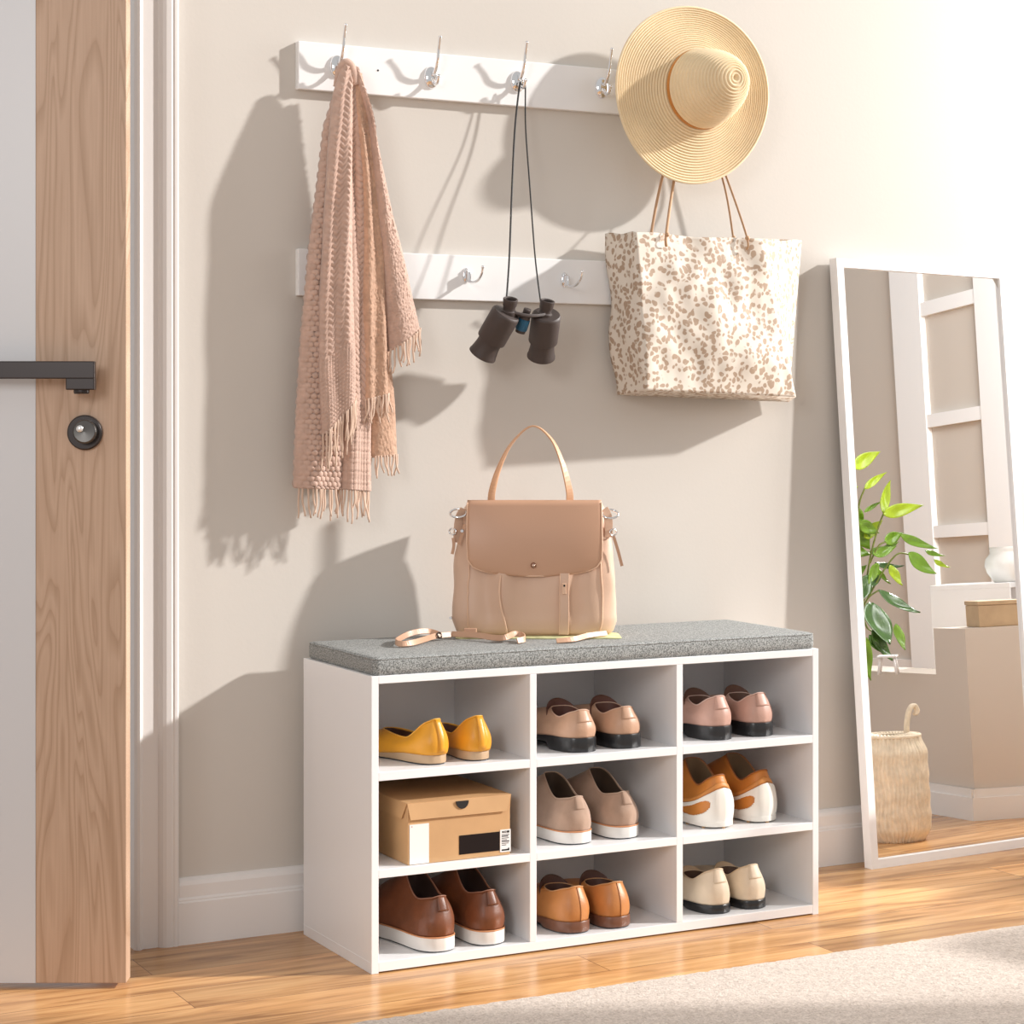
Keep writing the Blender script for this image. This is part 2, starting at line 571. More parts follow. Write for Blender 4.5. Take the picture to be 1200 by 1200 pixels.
for z0, z1 in ((0.181, 0.1975), (0.3665, 0.3835)):
    for i in range(3):
        bp('shelf', XL[i], XL[i] + cw, -CD, -0.004, z0, z1)
bp('edge_strip', -0.0006, 0.0, -CD + 0.004, -0.002, 0.0185, 0.0215, 0)

# cushion
bm = nb()
Mg = woven_grey()
cx0, cx1, cyy0, cyy1, cz0, cz1 = 0.006, 1.034, -0.345, -0.004, CH, 0.601
def rrect(x0, x1, y0, y1, r, n=6):
    out = []
    for (cx, cy, a0) in ((x1 - r, y1 - r, 0), (x0 + r, y1 - r, 90), (x0 + r, y0 + r, 180), (x1 - r, y0 + r, 270)):
        for k in range(n + 1):
            a = math.radians(a0 + 90 * k / n)
            out.append((cx + r * math.cos(a), cy + r * math.sin(a)))
    return out
rows = []
for ins, z in ((0.004, cz0), (0.0005, cz0 + 0.004), (0.0, cz0 + 0.012), (0.0, cz1 - 0.009), (0.0015, cz1 - 0.004), (0.0035, cz1 - 0.0015), (0.0045, cz1 - 0.0008), (0.007, cz1), (0.02, cz1 + 0.0008)):
    rows.append([(x, y, z) for x, y in rrect(cx0 + ins, cx1 - ins, cyy0 + ins, cyy1 - ins, max(0.014 - ins * 0.5, 0.004))])
grid(bm, rows, closed=True, cap0=True, cap1=True)
cush = obj('bench_cushion', fin(bm), Mg, smooth=True)
tag(cush, 'flat grey woven seat cushion lying on top of the white shoe bench', 'cushion')
bm = nb()
tube(bm, [(x, y, cz1 - 0.0032) for x, y in rrect(cx0 + 0.0015, cx1 - 0.0015, cyy0 + 0.0015, cyy1 - 0.0015, 0.013)], 0.0014, 6, closed=True)
obj('piping', fin(bm), Mg, cush, smooth=True)

# ------------------------------------------------------------------ shoes
def shoe(name, label, group, loc, alpha, st, z):
    """heel centre at loc, toe pointing along +y turned by alpha (towards -x)"""
    root = thing(name, label, 'shoe', (loc[0], loc[1], z), alpha, group)
    L, W = st['L'], st['W']
    side = st.get('side', 1)
    N = 64
    hw_keys = st.get('hw', [(0, 0), (0.012, .34), (0.035, .52), (0.07, .66), (0.12, .745), (0.2, .77), (0.32, .74), (0.45, .76), (0.58, .88), (0.70, 1.0), (0.80, .97), (0.88, .80), (0.94, .58), (0.98, .34), (1, 0)])
    R = 0.036
    def kt(k):
        a = PI * k / (N / 2)
        t = (1 - math.cos(a)) / 2
        return t, (1 if k % N < N / 2 else -1)
    def sole_pt(k, grow=0.0):
        t, sd = kt(k)
        w = interp(hw_keys, t) * W / 2
        cxx = side * 0.006 * math.sin(PI * t)
        x = cxx + sd * w
        y = t * L - R
        if grow:
            cxm, cym = cxx, lerp(0.03, L - 0.06, t) - R * 0
            d = Vector((x - cxx, y - lerp(R * 0.6, L - R * 2.2, t), 0))
            if d.length > 1e-6:
                d.normalize()
            x += d.x * grow; y += d.y * grow
        return x, y, t
    hsole, fsole, hl = st['hs'], st['fs'], st.get('hl', 0.3)
    def ztop(t):
        return lerp(hsole, fsole, sstep(0.18, 0.62, t)) + st.get('toe_up', 0.006) * sstep(0.8, 1.0, t)
    def zbot(t):
        return st.get('arch', 0.0) * sstep(hl - 0.01, hl + 0.02, t) * (1 - sstep(0.52, 0.62, t)) + st.get('toe_up', 0.006) * sstep(0.8, 1.0, t) + st.get('heel_up', 0) * (1 - sstep(0, 0.08, t))
    # opening
    oh, oside, of = st['oh'], st['oside'], st['of']      # heights heel / lowest / front
    y_heel, y_thr, wo = st.get('oy0', 0.016), st['thr'] * L, st['wo']
    def open_pt(k):
        t, sd = kt(k)
        a = PI * t
        # t is already cosine spaced
        w = wo * math.sqrt(max(0, 1 - (2 * t - 1) ** 2)) ** st.get('opw', 0.85) * lerp(1.0, st.get('fw', 0.8), t)
        y = lerp(y_heel, y_thr, t) - R
        tl = st.get('tl', 0.45)
        if t < tl:
            zz = lerp(oh, oside, sstep(0, tl, t))
        else:
            zz = lerp(oside, of, math.sin(PI / 2 * min(1, (t - tl) / (0.97 - tl))) ** 1.8)
        if t < 0.05:
            zz += 0.003 * (1 - t / 0.05)
        return Vector((sd * w, y, zz))
    def upper(k, v, off=0.0):
        x, y, t = sole_pt(k, -0.0015)
        Sp = Vector((x, y, ztop(t) - 0.002))
        O = open_pt(k)
        back = 1 - sstep(0.15, 0.5, t)
        cxx = side * 0.006 * math.sin(PI * t)
        out = Vector((x - cxx, y - lerp(R * 0.6, L - R * 2.2, t), 0))
        if out.length > 1e-6:
            out.normalize()
        toe = st.get('toe_h', 0.036)
        P1 = Sp + out * lerp(0.001, st.get('bulge', 0.006), back) + Vector((0, 0, lerp(toe, (O.z - Sp.z) * 0.42, back)))
        dxy = Vector((Sp.x - O.x, Sp.y - O.y, 0))
        P2 = O + dxy * lerp(st.get('vamp', 0.45), 0.25, back) + Vector((0, 0, -(O.z - Sp.z) * lerp(st.get('vdrop', 0.25), 0.30, back))) + out * lerp(0.0, st.get('bulge', 0.006) * 0.6, back)
        a, b, c_, d = (1 - v) ** 3, 3 * v * (1 - v) ** 2, 3 * v * v * (1 - v), v ** 3
        p = Sp * a + P1 * b + P2 * c_ + O * d
        if off:
            p = p + (out * (1 - v * (1 - back) * 0.8) + Vector((0, 0, v * (1 - back)))) * off
        return p
    # crumple
    def ups(k, v, off=0.0):
        p = upper(k, v, off)
        cr = st.get('crease', 0.0012)
        n = mnoise.noise(Vector((p.x * 34, p.y * 34, p.z * 34 + st.get('seed', 0))))
        return p * 1.0 + Vector((p.x, p.y * 0.2, 0)).normalized() * n * cr * math.sin(PI * v) if p.length > 0 else p
    rowsU = [[ups(k, v / 14) for k in range(N)] for v in range(15)]
    bm = nb(); grid(bm, rowsU, closed=True)
    obj('upper', fin(bm), st['mat'], root, smooth=True, solid=0.002, offset=-1)
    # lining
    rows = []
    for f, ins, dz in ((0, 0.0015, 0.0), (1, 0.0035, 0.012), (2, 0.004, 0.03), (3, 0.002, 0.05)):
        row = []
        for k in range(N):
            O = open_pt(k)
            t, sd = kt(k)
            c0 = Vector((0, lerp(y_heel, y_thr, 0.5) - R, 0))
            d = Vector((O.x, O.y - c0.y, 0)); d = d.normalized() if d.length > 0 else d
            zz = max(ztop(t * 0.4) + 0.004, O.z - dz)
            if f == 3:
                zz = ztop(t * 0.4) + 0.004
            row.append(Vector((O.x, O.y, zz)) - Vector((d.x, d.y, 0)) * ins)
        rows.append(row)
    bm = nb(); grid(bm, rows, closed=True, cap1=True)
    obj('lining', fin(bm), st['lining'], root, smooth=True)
    bm = nb(); tube(bm, [open_pt(k) + Vector((0, 0, 0.0003)) for k in range(N)], st.get('rimr', 0.0013), 6, closed=True)
    obj('collar_edge', fin(bm), st['rim'], root, smooth=True)
    # sole
    rows = []
    g = st.get('grow', 0.0025)
    for gg, f in ((g - 0.004, 0.0), (g - 0.0008, 0.0001), (g, 0.10), (g, 0.9), (g - 0.001, 1.0)):
        rows.append([Vector((sole_pt(k, gg)[0], sole_pt(k, gg)[1], lerp(zbot(sole_pt(k)[2]), ztop(sole_pt(k)[2]), f))) for k in range(N)])
    bm = nb(); grid(bm, rows, closed=True, cap0=True, cap1=True)
    obj('sole', fin(bm), st['sole'], root, smooth=True, sharp=35)
    if st.get('welt') and not st.get('counter'):
        bm = nb(); tube(bm, [Vector((sole_pt(k, g * 0.7)[0], sole_pt(k, g * 0.7)[1], ztop(sole_pt(k)[2]) + 0.0004)) for k in range(N)], 0.0016, 6, closed=True)
        obj('welt', fin(bm), st['welt'], root, smooth=True)
    if st.get('outsole'):
        rows = [[Vector((sole_pt(k, g - 0.003)[0], sole_pt(k, g - 0.003)[1], zbot(sole_pt(k)[2]) - 0.0001 + f)) for k in range(N)] for f in (-0.0025, 0.0002)]
        bm = nb(); grid(bm, rows, closed=True, cap0=True, cap1=True)
        obj('outsole', fin(bm), st['outsole'], root)
    # tongue
    if st.get('tongue'):
        wt, ht, yoff = st['tongue']
        rows = []
        tz = open_pt(N // 2).z
        for v in range(11):
            vv = v / 10
            row = []
            for u in range(17):
                uu = u / 8 - 1
                dome = math.sqrt(max(0.0, 1 - (uu * 0.985) ** 2))
                row.append((uu * wt, y_thr - R + yoff - 0.014 * uu * uu + 0.010 * vv * dome - 0.004, tz - 0.026 + (ht + 0.026) * vv * (0.25 + 0.75 * dome)))
            rows.append(row)
        bm = nb(); grid(bm, rows)
        obj('tongue', fin(bm), st.get('tongue_mat', st['lining']), root, smooth=True, solid=0.0025)
    # heel back seam or stay
    if st.get('stay'):
        rows = []
        wk = st['stay']
        v0 = st.get('stay_v0', 0.45)
        for i in range(9):
            v = lerp(v0, 0.995, i / 8)
            rows.append([ups(k % N if k >= 0 else k + N, v, 0.0014) if False else _shift(ups, k, v, N) for k in [lerp(-wk, wk, q / 4) for q in range(5)]])
        bm = nb(); grid(bm, rows)
        obj('heel_stay', fin(bm), st.get('stay_mat', st['mat']), root, smooth=True, solid=0.001)
    if st.get('seam'):
        bm = nb(); tube(bm, [ups(0, 0.03 + 0.94 * i / 12) - Vector((0, 0.0003, 0)) for i in range(13)], 0.0007, 5)
        obj('heel_seam', fin(bm), st['seam'], root, smooth=True)
    if st.get('counter'):
        # moulded heel counter with an eye-shaped cut-out on each side
        bm = nb()
        KN, VN = 96, 40
        def kk(i):
            return lerp(-18, 18, i / KN)
        def topv(k):
            return lerp(0.70, 0.10, min(1, abs(k / 18.0)) ** 1.5)
        vid = {}
        def pt(i, j):
            if (i, j) not in vid:
                k = kk(i)
                vid[(i, j)] = bm.verts.new(_shiftf(ups, k, j / VN * topv(k), N, 0.0022))
            return vid[(i, j)]
        for i in range(KN):
            for j in range(VN):
                k = abs(kk(i + 0.5))
                q = (j + 0.5) / VN
                e = ((k - 9.0) / 4.6) ** 2 + ((q - 0.50 - (9.0 - k) * 0.012) / 0.29) ** 2
                if e < 1:
                    continue
                bm.faces.new((pt(i, j), pt(i + 1, j), pt(i + 1, j + 1), pt(i, j + 1)))
        obj('heel_counter', fin(bm), st['counter'], root, smooth=True, solid=0.0022)
        rows = [[_shiftf(ups, lerp(-19, 19, i / 40), lerp(topv(lerp(-19, 19, i / 40)) + 0.02, topv(lerp(-19, 19, i / 40)) + 0.14, j / 3), N, 0.0012) for i in range(41)] for j in range(4)]
        bm = nb(); grid(bm, rows)
        obj('collar_band', fin(bm), st['band'], root, smooth=True, solid=0.0015)
        for i in range(12):
            a = i / 12 * N
            x, y, t = sole_pt(int(a), -0.004)
            obj('sole_stud', fin(lathe(nb(), [(0, -0.0035), (0.0035, -0.0035), (0.005, 0.001), (0, 0.001)], Matrix.Translation((x, y, zbot(t))), seg=8)), st['welt'], root)
    return root

def _shift(f, k, v, N):
    return _shiftf(f, k, v, N, 0.0012)
def _shiftf(f, k, v, N, off):
    k0 = math.floor(k); fr = k - k0
    return f(k0 % N, v, off) * (1 - fr) + f((k0 + 1) % N, v, off) * fr

leather = lambda n, c, r=0.45, v=0.18, vs=22, sh=0.0, b=0.15: mat(n, c, r, bump=b, bscale=300, var=v, vscale=vs, sheen=sh)
blk = mat('black_sole', (0.018, 0.018, 0.019), 0.28)
wsole = mat('white_rubber_sole', (0.78, 0.75, 0.71), 0.5)
darkout = mat('dark_outsole', (0.03, 0.035, 0.045), 0.6)
orangewelt = mat('orange_welt', (0.62, 0.27, 0.12), 0.5)
ST = {
 'flat': dict(L=0.27, W=0.088, hs=0.019, fs=0.010, oh=0.082, oside=0.044, of=0.050, thr=0.66, wo=0.029, tl=0.42, toe_h=0.024, toe_up=0.004, bulge=0.010, vamp=0.3,
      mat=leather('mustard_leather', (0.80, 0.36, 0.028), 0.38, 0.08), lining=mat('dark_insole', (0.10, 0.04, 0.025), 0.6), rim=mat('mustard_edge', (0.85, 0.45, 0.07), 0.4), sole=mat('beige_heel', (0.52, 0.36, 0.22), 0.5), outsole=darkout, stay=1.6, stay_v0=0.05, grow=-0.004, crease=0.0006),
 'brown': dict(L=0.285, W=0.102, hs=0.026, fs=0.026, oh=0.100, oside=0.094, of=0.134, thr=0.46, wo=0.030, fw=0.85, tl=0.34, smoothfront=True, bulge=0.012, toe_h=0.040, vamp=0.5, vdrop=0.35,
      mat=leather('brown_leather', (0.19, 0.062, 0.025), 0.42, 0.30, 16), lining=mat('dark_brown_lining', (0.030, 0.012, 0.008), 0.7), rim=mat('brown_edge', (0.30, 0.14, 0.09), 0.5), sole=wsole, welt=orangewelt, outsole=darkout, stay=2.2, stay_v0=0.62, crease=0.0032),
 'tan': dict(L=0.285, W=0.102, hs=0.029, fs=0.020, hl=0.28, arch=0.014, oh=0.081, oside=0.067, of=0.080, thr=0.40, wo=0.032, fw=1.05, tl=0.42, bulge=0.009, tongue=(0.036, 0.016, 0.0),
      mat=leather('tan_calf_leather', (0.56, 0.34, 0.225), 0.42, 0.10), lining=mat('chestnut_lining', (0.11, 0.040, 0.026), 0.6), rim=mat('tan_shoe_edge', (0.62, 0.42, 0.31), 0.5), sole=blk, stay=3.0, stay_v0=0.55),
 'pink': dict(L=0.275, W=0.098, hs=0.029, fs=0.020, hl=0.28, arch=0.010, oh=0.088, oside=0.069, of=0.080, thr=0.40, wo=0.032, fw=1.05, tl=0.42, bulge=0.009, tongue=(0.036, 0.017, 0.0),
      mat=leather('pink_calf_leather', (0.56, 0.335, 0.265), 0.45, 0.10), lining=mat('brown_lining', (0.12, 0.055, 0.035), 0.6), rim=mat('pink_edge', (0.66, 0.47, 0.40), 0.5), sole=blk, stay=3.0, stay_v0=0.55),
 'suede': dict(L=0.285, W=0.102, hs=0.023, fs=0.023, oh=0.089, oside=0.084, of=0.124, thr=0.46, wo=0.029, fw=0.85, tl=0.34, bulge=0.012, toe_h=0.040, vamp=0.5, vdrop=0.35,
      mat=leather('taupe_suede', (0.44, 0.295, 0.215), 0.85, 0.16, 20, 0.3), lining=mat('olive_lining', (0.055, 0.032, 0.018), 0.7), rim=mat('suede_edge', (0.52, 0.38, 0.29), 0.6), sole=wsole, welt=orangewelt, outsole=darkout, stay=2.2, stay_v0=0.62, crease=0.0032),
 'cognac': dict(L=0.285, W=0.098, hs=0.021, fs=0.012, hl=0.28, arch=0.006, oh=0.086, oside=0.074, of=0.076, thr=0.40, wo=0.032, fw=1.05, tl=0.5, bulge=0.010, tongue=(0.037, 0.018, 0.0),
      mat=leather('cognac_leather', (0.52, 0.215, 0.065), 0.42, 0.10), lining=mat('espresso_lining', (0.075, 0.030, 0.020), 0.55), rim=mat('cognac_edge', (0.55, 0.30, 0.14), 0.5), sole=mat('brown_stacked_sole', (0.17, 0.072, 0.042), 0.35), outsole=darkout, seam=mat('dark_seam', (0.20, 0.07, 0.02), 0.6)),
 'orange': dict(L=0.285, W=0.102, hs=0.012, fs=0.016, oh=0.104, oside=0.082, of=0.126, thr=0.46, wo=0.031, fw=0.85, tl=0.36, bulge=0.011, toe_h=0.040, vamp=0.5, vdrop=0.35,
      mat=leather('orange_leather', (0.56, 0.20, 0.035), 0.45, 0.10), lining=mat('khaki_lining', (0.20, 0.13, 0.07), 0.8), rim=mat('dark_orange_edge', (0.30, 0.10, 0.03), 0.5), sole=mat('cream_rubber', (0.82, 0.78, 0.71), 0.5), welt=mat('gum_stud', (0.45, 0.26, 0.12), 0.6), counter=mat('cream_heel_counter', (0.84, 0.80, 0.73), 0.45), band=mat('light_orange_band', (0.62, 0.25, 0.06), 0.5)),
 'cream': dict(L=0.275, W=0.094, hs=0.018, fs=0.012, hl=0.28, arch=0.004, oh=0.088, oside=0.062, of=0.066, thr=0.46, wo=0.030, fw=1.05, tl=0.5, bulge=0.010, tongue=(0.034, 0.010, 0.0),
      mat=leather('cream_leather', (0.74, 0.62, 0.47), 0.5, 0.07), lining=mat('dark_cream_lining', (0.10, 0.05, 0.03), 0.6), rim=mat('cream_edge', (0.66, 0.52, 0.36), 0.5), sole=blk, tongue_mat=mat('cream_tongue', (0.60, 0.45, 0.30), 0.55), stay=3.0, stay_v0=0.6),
}
Z1, Z2, Z3 = 0.3835, 0.1975, 0.0215
A = math.radians
SH = [
 ('flat', 'ballet_flat', (0.150, -0.292), (0.245, -0.290), Z1, 'mustard yellow pointed ballet flat|top left', 14, 3),
 ('brown', 'derby_shoe', (0.156, -0.300), (0.265, -0.299), Z3, 'dark brown leather derby shoe with white sole|bottom left', 6, 5),
 ('tan', 'loafer', (0.482, -0.288), (0.586, -0.287), Z1, 'tan leather loafer with black sole|top middle', 2, 2),
 ('suede', 'derby_shoe', (0.473, -0.284), (0.585, -0.280), Z2, 'taupe suede derby shoe with white sole|centre', 3, 5),
 ('cognac', 'loafer', (0.463, -0.296), (0.556, -0.297), Z3, 'cognac brown leather loafer|bottom middle', 3, 2),
 ('pink', 'loafer', (0.816, -0.282), (0.920, -0.281), Z1, 'dusty pink leather loafer with black sole|top right', 2, 3),
 ('orange', 'sneaker', (0.819, -0.280), (0.933, -0.272), Z2, 'orange leather sneaker with cream heel counter|middle right', 2, 5),
 ('cream', 'loafer', (0.809, -0.288), (0.898, -0.287), Z3, 'cream leather loafer with low black sole|bottom right', 2, 2),
]
for key, nm, a, b, z, lab, aL, aR in SH:
    st = dict(ST[key])
    zz = z + (0.0026 if st.get('outsole') else 0) + (0.0036 if st.get('counter') else 0)
    for pos, ang, sd, w in ((a, aL, -1, 'left'), (b, aR, 1, 'right')):
        st['side'] = sd
        st['seed'] = sd * 3.1 + len(key)
        shoe(nm, '%s, %s of the pair in %s cubby' % (lab.split('|')[0], w, lab.split('|')[1]), None, pos, A(ang), st, zz + 0.0003)

# ------------------------------------------------------------------ shoe box
M_card = mat('brown_cardboard', (0.58, 0.345, 0.165), 0.6, bump=0.1, bscale=60, var=0.06, vscale=12)
bX0, bX1, bY0, bY1, bZ, bH = 0.080, 0.302, -0.337, -0.050, Z2 + 0.0005, 0.119
sb = thing('shoe_box', 'brown cardboard shoe box with hinged lid in the left middle cubby', 'box', ((bX0 + bX1) / 2, (bY0 + bY1) / 2, bZ))
hx_, hy_ = (bX1 - bX0) / 2, (bY1 - bY0) / 2
bm = nb()
box(bm, -hx_, hx_, -hy_, hy_, 0, bH - 0.004)
obj('box_body', bm, M_card, sb, bevel=0.001)
bm = nb()
lt = 0.0015
box(bm, -hx_ - lt, hx_ + lt, -hy_ - lt, hy_ + lt, bH - 0.003, bH)
def lid_flap(pts, th):
    vs = [bm.verts.new(p) for p in pts] + [bm.verts.new((Vector(p) + Vector(th))) for p in pts]
    n = len(pts)
    bm.faces.new(vs[:n][::-1]); bm.faces.new(vs[n:])
    for i in range(n):
        bm.faces.new((vs[i], vs[(i + 1) % n], vs[n + (i + 1) % n], vs[n + i]))
lid_flap([(-hx_ - lt, -hy_ - 0.0008, bH - 0.0005), (hx_ + lt, -hy_ - 0.0008, bH - 0.0005), (hx_ - 0.010, -hy_ - 0.0035, bH - 0.032), (-hx_ + 0.004, -hy_ - 0.0035, bH - 0.032)], (0, -0.0016, 0))
lid_flap([(-hx_ - 0.0008, -hy_, bH - 0.0005), (-hx_ - 0.0008, hy_, bH - 0.0005), (-hx_ - 0.003, hy_, bH - 0.030), (-hx_ - 0.003, -hy_ + 0.02, bH - 0.032)], (-0.0016, 0, 0))
lid_flap([(hx_ + 0.0008, -hy_, bH - 0.0005), (hx_ + 0.0008, hy_, bH - 0.0005), (hx_ + 0.003, hy_, bH - 0.030), (hx_ + 0.003, -hy_ + 0.01, bH - 0.032)], (0.0016, 0, 0))
bmesh.ops.recalc_face_normals(bm, faces=bm.faces)
lid = obj('box_lid', bm, M_card, sb)
fx = lambda px: (px - 478) / (597 - 478) * 2 * hx_ - hx_
bm = nb()
cxh = fx(539.5)
vs = [bm.verts.new((cxh + 0.0135 * math.cos(a), -hy_ - 0.0060 + 0.0009 * 0, bH - 0.004 + 0.015 * math.sin(a))) for a in [PI + PI * k / 16 for k in range(17)]]
vs2 = [bm.verts.new(v.co + Vector((0, 0.003, 0))) for v in vs]
bm.faces.new(vs)
for i in range(len(vs)):
    j = (i + 1) % len(vs)
    bm.faces.new((vs[j], vs[i], vs2[i], vs2[j]))
obj('thumb_hole', bm, M_dark, lid)
M_paper = mat('white_label_paper', (0.86, 0.85, 0.84), 0.5)
obj('white_label', bx(fx(480), fx(502), -hy_ - 0.0008, -hy_, 0.001, 0.082 - 0.0045), M_paper, sb)
bm = nb()
tube(bm, [(fx(482.6), -hy_ - 0.0012, 0.0735)] * 1 + [(fx(482.6), -hy_ - 0.0009, 0.0735)], 0.0012, 8)
obj('label_dot', bm, mat('label_dot_rose', (0.55, 0.30, 0.28), 0.6), sb)
obj('dark_label', bx(fx(537), fx(584.5), -hy_ - 0.0008, -hy_, 0.010, 0.047), mat('dark_brown_print', (0.016, 0.010, 0.009), 0.85, spec=0.15), sb)
lab_ = obj('spec_label', bx(fx(585), fx(597.5), -hy_ - 0.0010, -hy_, 0.006, 0.050), M_paper, sb)
bm = nb()
lx0, lx1 = fx(586.8), fx(595.8)
yy = -hy_ - 0.0013
def mk(x0, x1, z0, z1):
    box(bm, x0, x1, yy, yy + 0.0004, z0, z1)
w_ = lx1 - lx0
# heading: three dark glyph blocks, then small text lines and a bar strip, as on the printed label
mk(lx0 + 0.001, lx0 + 0.0022, 0.0435, 0.0475); mk(lx0 + 0.0036, lx0 + 0.0048, 0.0435, 0.0475)
mk(lx0 + 0.0022, lx0 + 0.0029, 0.0450, 0.0470); mk(lx0 + 0.0029, lx0 + 0.0036, 0.0440, 0.0458)
mk(lx0 + 0.0060, lx0 + 0.0100, 0.0466, 0.0475); mk(lx0 + 0.0060, lx0 + 0.0100, 0.0435, 0.0444); mk(lx0 + 0.0060, lx0 + 0.0070, 0.0435, 0.0475); mk(lx0 + 0.0090, lx0 + 0.0100, 0.0435, 0.0475)
mk(lx0 + 0.0112, lx1, 0.0434, 0.0476)
for i, f in enumerate((1.0, .85, .95, .7, 1.0, .9, .6)):
    z = 0.0395 - i * 0.0034
    mk(lx0, lx0 + w_ * f, z, z + 0.0012 + 0.0008 * (i % 3 == 1))
mk(lx0, lx1, 0.0085, 0.0115)
mk(lx1 - 0.003, lx1, 0.0085, 0.0135)
obj('label_print', bm, M_dark, lab_)

# ------------------------------------------------------------------ coat rails and hooks
M_rail = mat('rail_white', (0.85, 0.85, 0.85), 0.35)
def rail(z0, z1, label, x1=1.03):
    t = thing('coat_rail', label, 'coat rail', (0, WY, (z0 + z1) / 2))
    h_ = (z1 - z0) / 2
    obj('rail_board', bx(0.002, x1, -0.017, 0, -h_, h_), M_rail, t, bevel=0.0015)
    return t
r1 = rail(1.739, 1.838, 'long white wooden coat rail mounted highest on the wall, with tall chrome hooks')
r2 = rail(1.312, 1.409, 'long white wooden coat rail mounted lower on the wall, behind the binoculars')
r2.name = 'coat_rail'
RY = WY - 0.017
def disc_nail(t, px, py):
    p = P(px, py, RY)
    bm = lathe(nb(), [(0, 0), (0.0022, 0), (0.0018, 0.001), (0, 0.0012)], axis(p - t.location, (0, -1, 0)), seg=12)
    obj('screw_head', fin(bm), M_black, t)
disc_nail(r1, 443, 82.5)

def tall_hook(px, py, label, t):
    p = P(px, py, RY)            # centre of the oval plate
    root = tag(bpy.data.objects.new('coat_hook', None), label, 'hook', 'tall chrome hooks on the upper rail') if False else bpy.data.objects.new('coat_hook', None)
    COL.objects.link(root); root.parent = t
    root.location = p - t.location
    # oval domed plate
    rows = []
    for r, d in ((1.0, 0.0), (0.97, 0.0030), (0.85, 0.0055), (0.6, 0.0080), (0.3, 0.0095), (0.02, 0.010)):
        rows.append([(0.0175 * r * math.cos(a), -d * 1.1, 0.0245 * r * math.sin(a)) for a in [2 * PI * k / 28 for k in range(28)]])
    bm = nb(); grid(bm, rows, closed=True, cap1=True)
    obj('plate', fin(bm), M_chrome, root, smooth=True)
    bm = nb()
    pts = smoothpath([(0, -0.008, 0.004), (0, -0.020, 0.010), (0, -0.032, 0.030), (0, -0.038, 0.055), (0, -0.045, 0.079)], 6)
    tube(bm, pts, [lerp(0.0046, 0.0026, i / (len(pts) - 1)) for i in range(len(pts))], 10)
    bmesh.ops.create_uvsphere(bm, u_segments=12, v_segments=8, radius=0.0038, matrix=Matrix.Translation(pts[-1]))
    obj('upper_prong', bm, M_chrome, root, smooth=True)
    bm = nb()
    pts = smoothpath([(0, -0.008, -0.006), (0, -0.020, -0.016), (0, -0.032, -0.014), (0, -0.038, -0.002)], 6)
    tube(bm, pts, [lerp(0.0048, 0.0032, i / (len(pts) - 1)) for i in range(len(pts))], 10)
    bmesh.ops.create_uvsphere(bm, u_segments=12, v_segments=8, radius=0.0045, matrix=Matrix.Translation(pts[-1]))
    obj('lower_prong', bm, M_chrome, root, smooth=True)
    return root
for px, py in ((395, 78), (505, 91), (606, 96), (705, 103)):
    tall_hook(px, py, '', r1)
HK5 = Vector((0.945, RY, 1.788))
hk = bpy.data.objects.new('coat_hook', None); COL.objects.link(hk); hk.parent = r1; hk.location = HK5 - r1.location
for ch in [c for c in r1.children if c.name.startswith('coat_hook')][0].children:
    c2 = ch.copy(); COL.objects.link(c2); c2.parent = hk

def small_hook(px, py, t):
    p = P(px, py, RY)
    root = bpy.data.objects.new('coat_hook', None)
    COL.objects.link(root); root.parent = t
    root.location = p - t.location
    rows = []
    for r, d in ((1.0, 0.0), (0.96, 0.0030), (0.8, 0.0045), (0.3, 0.0055), (0.02, 0.0057)):
        rows.append([(0.0085 * r * math.cos(a), -d, 0.017 * r * math.sin(a)) for a in [2 * PI * k / 24 for k in range(24)]])
    bm = nb(); grid(bm, rows, closed=True, cap1=True)
    obj('plate', fin(bm), M_chrome, root, smooth=True)
    bm = nb()
    box(bm, -0.0035, 0.0035, -0.020, -0.003, -0.015, 0.008)
    obj('hook_stem', bm, M_chrome, root, bevel=0.0025, segs=3)
    bm = nb()
    pts = smoothpath([(0, -0.014, -0.012), (0, -0.030, -0.016), (0, -0.055, -0.014), (0, -0.074, -0.002), (0, -0.080, 0.013)], 6)
    tube(bm, pts, [lerp(0.0034, 0.0024, i / (len(pts) - 1)) for i in range(len(pts))], 10)
    bmesh.ops.create_uvsphere(bm, u_segments=12, v_segments=8, radius=0.0036, matrix=Matrix.Translation(pts[-1]))
    obj('prong', bm, M_chrome, root, smooth=True)
    bm = nb()
    bmesh.ops.create_uvsphere(bm, u_segments=12, v_segments=8, radius=0.003, matrix=Matrix.Translation((0.0, -0.006, 0.011)))
    obj('screw', bm, M_chrome, root, smooth=True)
for px, py in ((546, 323), (661, 328)):
    small_hook(px, py, r2)

